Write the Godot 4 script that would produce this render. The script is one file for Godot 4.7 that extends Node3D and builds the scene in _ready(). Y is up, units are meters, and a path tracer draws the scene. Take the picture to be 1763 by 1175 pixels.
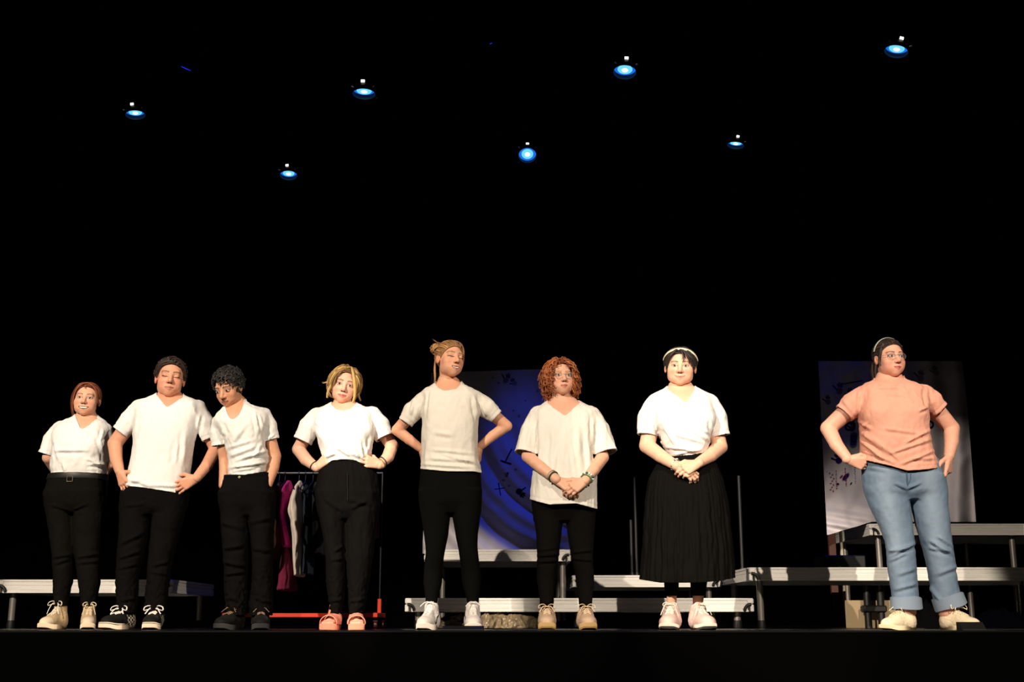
extends Node3D
# A dark stage: eight performers in a row at the stage edge, risers, two painted sheets, a clothes rack and blue lanterns.

const FOC := 2100.0
const HORIZON := 1070.0
const EYE := 0.05

# ---------------------------------------------------------------- camera helpers
var cam_f: Vector3
var cam_u: Vector3

func at(px: float, py: float, d: float) -> Vector3:      # the point d metres in front of the camera that lands on this pixel
	var r := cam_f * FOC + Vector3(px - 881.5, 0, 0) + cam_u * (587.5 - py)
	return Vector3(0, EYE, 0) + r * (d / -r.z)

func pix(p: Vector3) -> Vector2:
	var q := p - Vector3(0, EYE, 0)
	var w := q.dot(cam_f)
	return Vector2(881.5 + FOC * q.x / w, 587.5 - FOC * q.dot(cam_u) / w)

func mpp(py: float, d: float) -> float:                  # metres per pixel there
	return (at(882.5, py, d) - at(881.5, py, d)).x

# ---------------------------------------------------------------- triangle collector
class Geo:
	var v := PackedVector3Array()
	var n := PackedVector3Array()
	var c := PackedColorArray()
	var uv := PackedVector2Array()
	var i := PackedInt32Array()
	var tint := Color(1, 1, 1)

	func pt(p: Vector3, nn: Vector3, u := Vector2.ZERO) -> int:
		v.append(p); n.append(nn); c.append(tint); uv.append(u)
		return v.size() - 1

	func tri(a: int, b: int, d: int) -> void:            # turned so that the front agrees with the normals
		var f := (v[b] - v[a]).cross(v[d] - v[a])
		if f.dot(n[a] + n[b] + n[d]) > 0:
			i.append(a); i.append(d); i.append(b)
		else:
			i.append(a); i.append(b); i.append(d)

	func quad(a: int, b: int, d: int, e: int) -> void:
		tri(a, b, d); tri(a, d, e)

	func poly(ps: Array, out: Vector3) -> void:           # a flat convex face
		var f: Vector3 = (ps[1] - ps[0]).cross(ps[2] - ps[0]).normalized()
		if f.dot(out) < 0:
			f = -f
		var first := v.size()
		for p in ps:
			pt(p, f)
		for k in range(1, ps.size() - 1):
			tri(first, first + k, first + k + 1)

	func box(at_: Vector3, size: Vector3, bev := 0.004, b := Basis.IDENTITY) -> void:
		var h := size * 0.5
		var m := minf(bev, minf(h.x, minf(h.y, h.z)) * 0.45)
		var cv := func(ax: int, s: Array) -> Vector3:
			var q := Vector3(s[0] * (h.x - m), s[1] * (h.y - m), s[2] * (h.z - m))
			q[ax] = s[ax] * h[ax]
			return at_ + b * q
		for ax in 3:
			var p := (ax + 1) % 3
			var q := (ax + 2) % 3
			for s in [-1, 1]:
				var ring := []
				for k in [[-1, -1], [1, -1], [1, 1], [-1, 1]]:
					var sg := [0, 0, 0]
					sg[ax] = s; sg[p] = k[0]; sg[q] = k[1]
					ring.append(cv.call(ax, sg))
				var o := Vector3.ZERO
				o[ax] = s
				poly(ring, b * o)
			for s in [-1, 1]:
				for t in [-1, 1]:
					var lo := [0, 0, 0]
					lo[ax] = s; lo[p] = t; lo[q] = -1
					var hi := lo.duplicate()
					hi[q] = 1
					var o := Vector3.ZERO
					o[ax] = s; o[p] = t
					poly([cv.call(ax, lo), cv.call(ax, hi), cv.call(p, hi), cv.call(p, lo)], b * o)
		for s in [[-1, -1, -1], [1, -1, -1], [-1, 1, -1], [1, 1, -1], [-1, -1, 1], [1, -1, 1], [-1, 1, 1], [1, 1, 1]]:
			poly([cv.call(0, s), cv.call(1, s), cv.call(2, s)], b * Vector3(s[0], s[1], s[2]))

	func tube(ps: Array, rs: Array, sides := 6, flat := 1.0, cap := true, side_hint := Vector3.ZERO) -> void:
		var m := ps.size()
		var prev := Vector3.ZERO
		var first := v.size()
		for k in m:
			var t: Vector3 = (ps[mini(k + 1, m - 1)] - ps[maxi(k - 1, 0)]).normalized()
			var e: Vector3 = prev if prev != Vector3.ZERO else side_hint
			e = e - t * e.dot(t)
			if e.length() < 1e-4:
				e = t.cross(Vector3(0.31, 0.83, 0.47))
			e = e.normalized()
			prev = e
			var f := t.cross(e)
			for j in sides:
				var an := TAU * j / sides
				var o := e * cos(an) + f * (sin(an) * flat)
				var nn := (e * cos(an) * flat + f * sin(an)).normalized()
				pt(ps[k] + o * rs[k], nn)
		for k in m - 1:
			for j in sides:
				var a := first + k * sides + j
				var b := first + k * sides + (j + 1) % sides
				quad(a, b, b + sides, a + sides)
		if cap:
			for k in [0, m - 1]:
				var t: Vector3 = (ps[1] - ps[0]).normalized() * -1.0 if k == 0 else (ps[m - 1] - ps[m - 2]).normalized()
				var mid := pt(ps[k] + t * rs[k] * 0.35, t)
				for j in sides:
					tri(mid, first + k * sides + j, first + k * sides + (j + 1) % sides)

	func lathe(pr: Array, segs: int, x: Transform3D, smooth := true) -> void:   # profile of (radius, height) turned about y
		var m := pr.size()
		for k in m - 1:
			var p: Vector2 = pr[k]
			var q: Vector2 = pr[k + 1]
			var s := (q - p).normalized()
			var nn := Vector2(s.y, -s.x)
			var na := nn
			var nb := nn
			if smooth and k > 0:
				var s0: Vector2 = (p - pr[k - 1]).normalized()
				if s0.dot(s) > 0.6:
					na = (nn + Vector2(s0.y, -s0.x)).normalized()
			if smooth and k < m - 2:
				var s1: Vector2 = (pr[k + 2] - q).normalized()
				if s1.dot(s) > 0.6:
					nb = (nn + Vector2(s1.y, -s1.x)).normalized()
			var first := v.size()
			for j in segs + 1:
				var an := TAU * j / segs
				var cs := Vector3(cos(an), 0, sin(an))
				pt(x * (cs * p.x + Vector3(0, p.y, 0)), (x.basis * (cs * na.x + Vector3(0, na.y, 0))).normalized(), Vector2(float(j) / segs, float(k) / m))
				pt(x * (cs * q.x + Vector3(0, q.y, 0)), (x.basis * (cs * nb.x + Vector3(0, nb.y, 0))).normalized(), Vector2(float(j) / segs, float(k + 1) / m))
			for j in segs:
				var a := first + j * 2
				quad(a, a + 2, a + 3, a + 1)

	func extrude(pr: PackedVector2Array, x: Transform3D, length: float) -> void:  # profile in x-y, pushed along z
		var m := pr.size()
		var mid := Vector2.ZERO
		var turn := 0.0
		for k in m:
			mid += pr[k] / m
			turn += pr[k].cross(pr[(k + 1) % m])
		for k in m:
			var p := pr[k]
			var q := pr[(k + 1) % m]
			var s := (q - p).normalized()
			var o := Vector2(s.y, -s.x) * signf(turn)
			poly([x * Vector3(p.x, p.y, 0), x * Vector3(q.x, q.y, 0), x * Vector3(q.x, q.y, length), x * Vector3(p.x, p.y, length)], x.basis * Vector3(o.x, o.y, 0))
		var ts := Geometry2D.triangulate_polygon(pr)
		for e in [0.0, length]:
			for k in range(0, ts.size(), 3):
				poly([x * Vector3(pr[ts[k]].x, pr[ts[k]].y, e), x * Vector3(pr[ts[k + 1]].x, pr[ts[k + 1]].y, e), x * Vector3(pr[ts[k + 2]].x, pr[ts[k + 2]].y, e)], x.basis * Vector3(0, 0, -1 if e == 0.0 else 1))

	func mesh(mat: Material) -> ArrayMesh:
		var arr := []
		arr.resize(Mesh.ARRAY_MAX)
		arr[Mesh.ARRAY_VERTEX] = v
		arr[Mesh.ARRAY_NORMAL] = n
		if mat is BaseMaterial3D and mat.vertex_color_is_srgb:
			var last := Color(-1, 0, 0)
			var enc := last
			for k in c.size():
				if c[k] != last:
					last = c[k]
					enc = Color(pow(maxf(last.r, 0.0), 0.4545), pow(maxf(last.g, 0.0), 0.4545), pow(maxf(last.b, 0.0), 0.4545))
				c[k] = enc
		arr[Mesh.ARRAY_COLOR] = c
		arr[Mesh.ARRAY_TEX_UV] = uv
		arr[Mesh.ARRAY_INDEX] = i
		var am := ArrayMesh.new()
		am.add_surface_from_arrays(Mesh.PRIMITIVE_TRIANGLES, arr)
		am.surface_set_material(0, mat)
		return am

# ---------------------------------------------------------------- implicit shapes
class Loft:                                               # elliptical slices stacked along y
	var y0 := 0.0
	var st := 0.005
	var cx := PackedFloat32Array()
	var cz := PackedFloat32Array()
	var ra := PackedFloat32Array()
	var rb := PackedFloat32Array()
	var box := 0.35
	var cap := true

	func make(rows: Array, smooth := 2) -> void:          # rows [y, cx, cz, a, b] in any order of y
		rows.sort_custom(func(p, q): return p[0] < q[0])
		y0 = rows[0][0]
		var top: float = rows[-1][0]
		var m := int((top - y0) / st) + 2
		var k := 0
		for j in m:
			var y := y0 + j * st
			while k < rows.size() - 2 and y > rows[k + 1][0]:
				k += 1
			var t := clampf((y - rows[k][0]) / maxf(rows[k + 1][0] - rows[k][0], 1e-5), 0.0, 1.0)
			cx.append(lerpf(rows[k][1], rows[k + 1][1], t))
			cz.append(lerpf(rows[k][2], rows[k + 1][2], t))
			ra.append(lerpf(rows[k][3], rows[k + 1][3], t))
			rb.append(lerpf(rows[k][4], rows[k + 1][4], t))
		for s in smooth:
			cx = blur(cx); cz = blur(cz); ra = blur(ra); rb = blur(rb)

	func blur(a: PackedFloat32Array) -> PackedFloat32Array:
		var o := a.duplicate()
		for j in range(2, a.size() - 2):
			o[j] = (a[j - 2] + a[j - 1] + a[j] + a[j + 1] + a[j + 2]) * 0.2
		return o

	func shrunk(by: float, low: float) -> Loft:           # thinner by this much at the top, by low at the bottom
		var l := Loft.new()
		l.y0 = y0; l.st = st; l.box = box
		l.cx = cx.duplicate(); l.cz = cz.duplicate(); l.ra = ra.duplicate(); l.rb = rb.duplicate()
		for j in ra.size():
			var e := lerpf(low, by, smoothstep(0.3, 0.75, float(j) / ra.size()))
			l.ra[j] = maxf(ra[j] - e, 0.01)
			l.rb[j] = maxf(rb[j] - e, 0.01)
		return l

	func ev(p: Vector3) -> float:
		var f := (p.y - y0) / st
		var m := cx.size() - 1
		var g := clampf(f, 0.0, m - 0.001)
		var j := int(g)
		var t := g - j
		var a := ra[j] + (ra[j + 1] - ra[j]) * t
		var b := rb[j] + (rb[j + 1] - rb[j]) * t
		var u := (p.x - cx[j] - (cx[j + 1] - cx[j]) * t) / a
		var w := (p.z - cz[j] - (cz[j + 1] - cz[j]) * t) / b
		u *= u; w *= w
		var q := (sqrt(u + w) * (1.0 - box) + sqrt(sqrt(u * u + w * w)) * box - 1.0) * minf(a, b)
		if f < 0.0:
			q = maxf(q, -f * st)
		elif f > m:
			q = maxf(q, (f - m) * st)
		return q

	func size_at(y: float) -> Array:
		var j := clampi(int((y - y0) / st), 0, cx.size() - 1)
		return [cx[j], cz[j], ra[j], rb[j]]

class Fld:
	var typ := PackedInt32Array()
	var a := PackedVector3Array()
	var b := PackedVector3Array()
	var r0 := PackedFloat32Array()
	var r1 := PackedFloat32Array()
	var il := PackedFloat32Array()
	var kk := PackedFloat32Array()
	var sb := PackedInt32Array()
	var lofts: Array = []

	func put(t: int, p: Vector3, q: Vector3, ra: float, rb: float, l: float, k: float, s: bool) -> void:
		typ.append(t); a.append(p); b.append(q); r0.append(ra); r1.append(rb); il.append(l); kk.append(maxf(k, 1e-4)); sb.append(1 if s else 0)

	func cone(p: Vector3, q: Vector3, ra: float, rb: float, k := 0.01, s := false) -> void:
		put(0, p, q - p, ra, rb - ra, 1.0 / maxf((q - p).length_squared(), 1e-8), k, s)

	func chain(ps: Array, rs: Array, k := 0.012, joint := 0.004) -> void:
		for j in ps.size() - 1:
			cone(ps[j], ps[j + 1], rs[j], rs[j + 1], k if j == 0 else joint)

	func ell(p: Vector3, r: Vector3, k := 0.01, s := false) -> void:
		put(1, p, Vector3(1.0 / r.x, 1.0 / r.y, 1.0 / r.z), 0, 0, 0, k, s)

	func loft(l: Loft, k := 0.02) -> void:
		put(2, Vector3.ZERO, Vector3.ZERO, 0, 0, lofts.size(), k, false)
		lofts.append(l)

	func one(j: int, p: Vector3) -> float:
		var t := typ[j]
		if t == 0:
			var pa := p - a[j]
			var h := clampf(pa.dot(b[j]) * il[j], 0.0, 1.0)
			return (pa - b[j] * h).length() - r0[j] - r1[j] * h
		if t == 1:
			var q := (p - a[j]) * b[j]
			var k0 := q.length()
			return k0 * (k0 - 1.0) / maxf((q * b[j]).length(), 1e-6)
		var l: Loft = lofts[int(il[j])]
		return l.ev(p)

	func ev(p: Vector3, list: PackedInt32Array) -> float:
		var d := 1000.0
		for j in list:
			var e: float
			var t := typ[j]
			if t == 0:
				var pa := p - a[j]
				var h := clampf(pa.dot(b[j]) * il[j], 0.0, 1.0)
				e = (pa - b[j] * h).length() - r0[j] - r1[j] * h
			elif t == 1:
				var q := (p - a[j]) * b[j]
				var k0 := q.length()
				e = k0 * (k0 - 1.0) / maxf((q * b[j]).length(), 1e-6)
			else:
				var l: Loft = lofts[int(il[j])]
				e = l.ev(p)
			var k := kk[j]
			if sb[j] == 1:
				e = -e
				var h := maxf(k - absf(d - e), 0.0)
				d = maxf(d, e) + h * h * 0.25 / k
			else:
				var h := maxf(k - absf(d - e), 0.0)
				d = minf(d, e) - h * h * 0.25 / k
		return d

	func whole(p: Vector3) -> float:
		return ev(p, PackedInt32Array(range(typ.size())))

# Surface nets: a vertex in each cell that the surface crosses, a quad round each crossed edge. Only blocks near the surface are visited.
func net(f: Fld, lo: Vector3, hi: Vector3, cell: float) -> Array:
	var B := 4
	var bx := int(ceil((hi.x - lo.x) / cell / B)) + 1
	var by := int(ceil((hi.y - lo.y) / cell / B)) + 1
	var bz := int(ceil((hi.z - lo.z) / cell / B)) + 1
	var nx := bx * B
	var ny := by * B
	var nz := bz * B
	var sy := nx
	var sz := nx * ny
	var val := PackedFloat32Array()
	val.resize(nx * ny * nz)
	val.fill(1.0)
	var rad := B * cell * 0.87
	var act := PackedInt32Array()
	var count := f.typ.size()
	for kz in bz:
		for ky in by:
			for kx in bx:
				var c := lo + Vector3(kx + 0.5, ky + 0.5, kz + 0.5) * (B * cell)
				var list := PackedInt32Array()
				var any := false
				for j in count:
					if f.one(j, c) < 2.1 * rad + f.kk[j]:
						list.append(j)
						any = true
				if not any:
					continue
				var d := f.ev(c, list)
				var base := kz * B * sz + ky * B * sy + kx * B
				if absf(d) > rad * 1.35 + cell:
					if d < 0:
						for z in B:
							for y in B:
								var o := base + z * sz + y * sy
								for x in B:
									val[o + x] = -1.0
					continue
				act.append(base)
				for z in B:
					for y in B:
						var o := base + z * sz + y * sy
						var q := lo + Vector3(kx * B, ky * B + y, kz * B + z) * cell
						for x in B:
							val[o + x] = f.ev(q, list)
							q.x += cell
	var vid := PackedInt32Array()
	vid.resize(nx * ny * nz)
	vid.fill(-1)
	var vs := PackedVector3Array()
	var cells := PackedInt32Array()
	var off := PackedInt32Array([0, 1, sy, sy + 1, sz, sz + 1, sz + sy, sz + sy + 1])
	var cor := [Vector3(0, 0, 0), Vector3(1, 0, 0), Vector3(0, 1, 0), Vector3(1, 1, 0), Vector3(0, 0, 1), Vector3(1, 0, 1), Vector3(0, 1, 1), Vector3(1, 1, 1)]
	var edges := [[0, 1], [2, 3], [4, 5], [6, 7], [0, 2], [1, 3], [4, 6], [5, 7], [0, 4], [1, 5], [2, 6], [3, 7]]
	for base in act:
		var iz: int = base / sz
		var iy: int = (base % sz) / sy
		var ix: int = base % sy
		for z in B:
			if iz + z >= nz - 1: continue
			for y in B:
				if iy + y >= ny - 1: continue
				for x in B:
					if ix + x >= nx - 1: continue
					var o := base + z * sz + y * sy + x
					var m := 0
					if val[o] < 0.0: m += 1
					if val[o + 1] < 0.0: m += 1
					if val[o + sy] < 0.0: m += 1
					if val[o + sy + 1] < 0.0: m += 1
					if val[o + sz] < 0.0: m += 1
					if val[o + sz + 1] < 0.0: m += 1
					if val[o + sz + sy] < 0.0: m += 1
					if val[o + sz + sy + 1] < 0.0: m += 1
					if m == 0 or m == 8:
						continue
					var s := Vector3.ZERO
					var num := 0
					for e in edges:
						var va := val[o + off[e[0]]]
						var vb := val[o + off[e[1]]]
						if (va < 0.0) != (vb < 0.0):
							s += cor[e[0]].lerp(cor[e[1]], va / (va - vb))
							num += 1
					vid[o] = vs.size()
					vs.append(lo + (Vector3(ix + x, iy + y, iz + z) + s / num) * cell)
					cells.append(o)
	var qs := PackedInt32Array()
	for o in cells:
		var s0 := val[o] < 0.0
		for ax in 3:
			var step: int = [1, sy, sz][ax]
			if s0 == (val[o + step] < 0.0):
				continue
			var p: int = [sy, sz, 1][ax]
			var q: int = [sz, 1, sy][ax]
			if o - p - q < 0:
				continue
			var a := vid[o - p - q]
			var b := vid[o - q]
			var c := vid[o]
			var d := vid[o - p]
			if a < 0 or b < 0 or c < 0 or d < 0:
				continue
			if s0:
				qs.append_array([a, d, c, b])
			else:
				qs.append_array([a, b, c, d])
	return [vs, qs]

func normals(vs: PackedVector3Array, ts: PackedInt32Array) -> PackedVector3Array:
	var ns := PackedVector3Array()
	ns.resize(vs.size())
	for k in range(0, ts.size(), 3):
		var a := ts[k]
		var b := ts[k + 1]
		var c := ts[k + 2]
		var f := (vs[c] - vs[a]).cross(vs[b] - vs[a])
		ns[a] += f; ns[b] += f; ns[c] += f
	for k in ns.size():
		ns[k] = ns[k].normalized()
	return ns

# Takes a net, trims it (cut > 0 goes), pushes it along its normals, colours it and adds it to g. rim gives the trimmed edge a folded thickness.
func skin_net(g: Geo, nt: Array, x := Transform3D.IDENTITY, cut: Variant = null, disp: Variant = null, col: Variant = null, rim := 0.0) -> void:
	var vs: PackedVector3Array = nt[0]
	var qs: PackedInt32Array = nt[1]
	var ts := PackedInt32Array()
	var cv := PackedFloat32Array()
	var whole := PackedInt32Array()                       # normals of the untrimmed surface
	if cut != null:
		for k in range(0, qs.size(), 4):
			whole.append_array([qs[k], qs[k + 1], qs[k + 2], qs[k], qs[k + 2], qs[k + 3]])
		cv.resize(vs.size())
		for k in vs.size():
			cv[k] = cut.call(vs[k])
		var moved := {}
		for k in range(0, qs.size(), 4):
			var a := qs[k]
			var b := qs[k + 1]
			var c := qs[k + 2]
			var d := qs[k + 3]
			if cv[a] > 0.0 and cv[b] > 0.0 and cv[c] > 0.0 and cv[d] > 0.0:
				continue
			ts.append_array([a, b, c, a, c, d])
			for q in [a, b, c, d]:
				if cv[q] > 0.0:
					moved[q] = true
		for q in moved:
			for rep in 2:
				var p := vs[q]
				var h := 0.002
				var v0: float = cut.call(p)
				var gr := Vector3(cut.call(p + Vector3(h, 0, 0)) - v0, cut.call(p + Vector3(0, h, 0)) - v0, cut.call(p + Vector3(0, 0, h)) - v0) / h
				var l := gr.length_squared()
				if l > 1e-4:
					var mv := gr * (v0 / l)
					vs[q] = p - mv.limit_length(0.012)
	else:
		for k in range(0, qs.size(), 4):
			ts.append_array([qs[k], qs[k + 1], qs[k + 2], qs[k], qs[k + 2], qs[k + 3]])
	if cut != null:                                        # even out the trimmed edge
		var m0 := vs.size()
		var de := {}
		for k in range(0, ts.size(), 3):
			de[ts[k] * m0 + ts[k + 1]] = true
			de[ts[k + 1] * m0 + ts[k + 2]] = true
			de[ts[k + 2] * m0 + ts[k]] = true
		var nb := {}
		for key in de:
			var a: int = key / m0
			var b: int = key % m0
			if not de.has(b * m0 + a):
				if not nb.has(a): nb[a] = []
				if not nb.has(b): nb[b] = []
				nb[a].append(b)
				nb[b].append(a)
		for rep in 10:
			var np := {}
			for q in nb:
				var s := Vector3.ZERO
				for w in nb[q]:
					s += vs[w]
				np[q] = vs[q] * 0.5 + s * (0.5 / nb[q].size())
			for q in np:
				vs[q] = np[q]
				if rep == 6:
					var p := vs[q]
					var h := 0.002
					var v0: float = cut.call(p)
					var gr := Vector3(cut.call(p + Vector3(h, 0, 0)) - v0, cut.call(p + Vector3(0, h, 0)) - v0, cut.call(p + Vector3(0, 0, h)) - v0) / h
					if gr.length_squared() > 1e-4:
						vs[q] = p - (gr * (v0 / gr.length_squared())).limit_length(0.006)
	var ns0 := normals(nt[0], whole) if cut != null else normals(vs, ts)
	var ns := ns0 if cut != null else normals(vs, ts)
	if cut != null:
		var live := {}
		for q in ts:
			live[q] = true
		for k in ns.size():
			if not live.has(k):
				ns[k] = Vector3.ZERO
	if disp != null:
		var push := PackedFloat32Array()
		push.resize(vs.size())
		for k in vs.size():
			if ns[k] != Vector3.ZERO:
				push[k] = disp.call(vs[k], ns[k])
				if rim > 0.0 and cut != null:            # the stitched line of a hem
					var e: float = (cv[k] + 0.021) / 0.005
					push[k] -= 0.0022 * exp(-e * e)
		for k in vs.size():
			vs[k] += ns[k] * push[k]
		ns = normals(vs, ts)
	var cs := PackedColorArray()
	cs.resize(vs.size())
	for k in vs.size():
		cs[k] = col.call(vs[k]) if col != null else g.tint
	if rim > 0.0:
		var dir := {}
		var m := vs.size()
		for k in range(0, ts.size(), 3):
			for e in [[0, 1], [1, 2], [2, 0]]:
				dir[ts[k + e[0]] * m + ts[k + e[1]]] = true
		var inner := {}
		var sn := {}
		for key in dir:
			var a: int = key / m
			var b: int = key % m
			if not dir.has(b * m + a):
				sn[a] = sn.get(a, ns0[a]) + ns0[b]
				sn[b] = sn.get(b, ns0[b]) + ns0[a]
		for key in dir:
			var a: int = key / m
			var b: int = key % m
			if dir.has(b * m + a):
				continue
			for q in [a, b]:
				if not inner.has(q):
					inner[q] = vs.size()
					vs.append(vs[q] - sn[q].normalized() * rim)
					cs.append(cs[q])
			ts.append_array([b, a, inner[a], b, inner[a], inner[b]])
		ns = normals(vs, ts)
	var first := g.v.size()
	# only vertices in use
	var used := PackedInt32Array()
	used.resize(vs.size())
	used.fill(-1)
	var mirrored := x.basis.determinant() < 0.0
	for w in ts.size():
		var q := ts[w]
		if mirrored and w % 3 > 0:
			q = ts[w + 1] if w % 3 == 1 else ts[w - 1]
		if used[q] < 0:
			used[q] = g.v.size()
			g.v.append(x * vs[q])
			g.n.append((x.basis * ns[q]).normalized())
			g.c.append(cs[q])
			g.uv.append(Vector2(vs[q].x, vs[q].y))
		g.i.append(used[q])

# ---------------------------------------------------------------- scene helpers
var mats := {}
func lin(r: float, g: float, b: float) -> Color:          # an sRGB colour (0-255) as a linear vertex colour
	return Color(r / 255.0, g / 255.0, b / 255.0).srgb_to_linear()

func vmat(called: String, rough := 0.8, sheen := 0.0, spec := 0.5) -> StandardMaterial3D:   # coloured by its vertices
	if not mats.has(called):
		var m := StandardMaterial3D.new()
		m.resource_name = called
		m.vertex_color_use_as_albedo = true
		m.vertex_color_is_srgb = true                     # finer steps in the darks; Geo.mesh encodes
		m.roughness = rough
		m.metallic_specular = spec
		if sheen > 0.0:
			m.rim_enabled = true
			m.rim = sheen
			m.rim_tint = 0.6
		mats[called] = m
	return mats[called]

func pmat(called: String, col: Color, rough := 0.6, metal := 0.0, spec := 0.5) -> StandardMaterial3D:
	if not mats.has(called):
		var m := StandardMaterial3D.new()
		m.resource_name = called
		m.albedo_color = col
		m.roughness = rough
		m.metallic = metal
		m.metallic_specular = spec
		mats[called] = m
	return mats[called]

func noise_tex(freq: float, lo: Color, hi: Color, seed_ := 1, size := 256) -> NoiseTexture2D:
	var fn := FastNoiseLite.new()
	fn.seed = seed_
	fn.frequency = freq
	fn.fractal_octaves = 4
	var t := NoiseTexture2D.new()
	t.width = size; t.height = size; t.seamless = true
	t.noise = fn
	var gr := Gradient.new()
	gr.set_color(0, lo); gr.set_color(1, hi)
	t.color_ramp = gr
	return t

func part(called: String, mesh: Mesh, parent: Node3D, pos := Vector3.ZERO, label := "") -> MeshInstance3D:
	var o := MeshInstance3D.new()
	o.name = called
	o.mesh = mesh
	o.position = pos
	o.cast_shadow = GeometryInstance3D.SHADOW_CASTING_SETTING_ON
	parent.add_child(o, true)
	if label:
		o.set_meta("label", label)
	return o

func numbered(called: String) -> String:
	var k := 0
	while has_node(NodePath(called if k == 0 else "%s_%03d" % [called, k])):
		k += 1
	return called if k == 0 else "%s_%03d" % [called, k]

func thing(called: String, label: String, category: String, pos := Vector3.ZERO, group := "") -> Node3D:
	var o := Node3D.new()
	o.name = numbered(called)
	o.position = pos
	add_child(o)
	o.set_meta("label", label)
	o.set_meta("category", category)
	if group:
		o.set_meta("group", group)
	return o

func copy_of(o: Node3D, label: String) -> Node3D:
	var c: Node3D = o.duplicate()
	c.name = numbered(String(o.name).rstrip("_0123456789"))
	add_child(c)
	c.set_meta("label", label)
	return c

func struct(called: String, mesh: Mesh, pos := Vector3.ZERO) -> MeshInstance3D:
	var o := part(called, mesh, self, pos)
	o.set_meta("kind", "structure")
	return o

# ================================================================ people
# The performer being built: pd is the distance of the plane they stand in, po the root's place. Everything is in metres from the root.
var pd := 7.3
var po := Vector3.ZERO
var proot: Node3D
var pscale := 0.0034
var wr := FastNoiseLite.new()

func J(px: float, py: float, z := 0.0) -> Vector3:
	return at(px, py, pd - z) - po

func joints(a: Array) -> Array:
	return a.map(func(q): return J(q[0], q[1], q[2]))

func radii(a: Array) -> Array:
	return a.map(func(q): return q[3] * pscale)

func loft_px(rows: Array, box := 0.35, smooth := 2) -> Loft:   # rows [py, left px, right px, depth, half depth]
	var out := []
	for r in rows:
		var l := J(r[1], r[0], r[3])
		var q := J(r[2], r[0], r[3])
		out.append([(l.y + q.y) * 0.5, (l.x + q.x) * 0.5, r[3], (q.x - l.x) * 0.5, r[4]])
	var lo := Loft.new()
	lo.box = box
	lo.make(out, smooth)
	return lo

func line_at(pts: Array, x: float) -> float:             # y of a polyline in pixels
	if x <= pts[0][0]:
		return pts[0][1]
	for k in pts.size() - 1:
		if x <= pts[k + 1][0]:
			return lerpf(pts[k][1], pts[k + 1][1], (x - pts[k][0]) / maxf(pts[k + 1][0] - pts[k][0], 0.01))
	return pts[-1][1]

func bounds(f: Fld, pad := 0.03) -> AABB:
	var b := AABB()
	var first := true
	for j in f.typ.size():
		if f.sb[j] == 1:
			continue
		var q: AABB
		if f.typ[j] == 0:
			var e := f.a[j] + f.b[j]
			var r := maxf(f.r0[j], f.r0[j] + f.r1[j])
			q = AABB(f.a[j], Vector3.ZERO).expand(e).grow(r)
		elif f.typ[j] == 1:
			var r := Vector3(1.0 / f.b[j].x, 1.0 / f.b[j].y, 1.0 / f.b[j].z)
			q = AABB(f.a[j] - r, r * 2.0)
		else:
			var l: Loft = f.lofts[int(f.il[j])]
			var top := l.y0 + l.st * (l.cx.size() - 1)
			q = AABB(Vector3(l.cx[0], l.y0, l.cz[0]), Vector3.ZERO)
			for k in l.cx.size():
				q = q.expand(Vector3(l.cx[k] - l.ra[k], l.y0 + k * l.st, l.cz[k] - l.rb[k]))
				q = q.expand(Vector3(l.cx[k] + l.ra[k], l.y0 + k * l.st, l.cz[k] + l.rb[k]))
		b = q if first else b.merge(q)
		first = false
	return b.grow(pad)

func folds_at(p: Vector3, n: Vector3, folds: Array, amp: float, fr: Vector3) -> float:   # creases: [x0, y0, x1, y1, width px, height m] plus loose cloth ripple
	var h := amp * wr.get_noise_3d(p.x * fr.x, p.y * fr.y, p.z * fr.z)
	h += 0.45 * amp * wr.get_noise_3d(p.x * fr.x * 2.3 + p.y * 9.0 + 5.0, p.y * fr.y * 3.0 - p.x * 7.0, p.z * fr.z * 2.0)
	if n.z > -0.2 and folds.size():
		var q := pix(p + po)
		for f in folds:
			var a := Vector2(f[0], f[1])
			var ab := Vector2(f[2], f[3]) - a
			var t := (q - a).dot(ab) / ab.length_squared()
			if t < -0.15 or t > 1.15:
				continue
			var side: float = ab.cross(q - a) / ab.length() / f[4]
			if absf(side) > 3.0:
				continue
			var along: float = smoothstep(-0.15, 0.25, t) * (1.0 - smoothstep(0.7, 1.15, t))
			h += 1.6 * f[5] * along * (exp(-side * side) - 0.7 * exp(-(side - 1.5) * (side - 1.5)))
	return h

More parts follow.
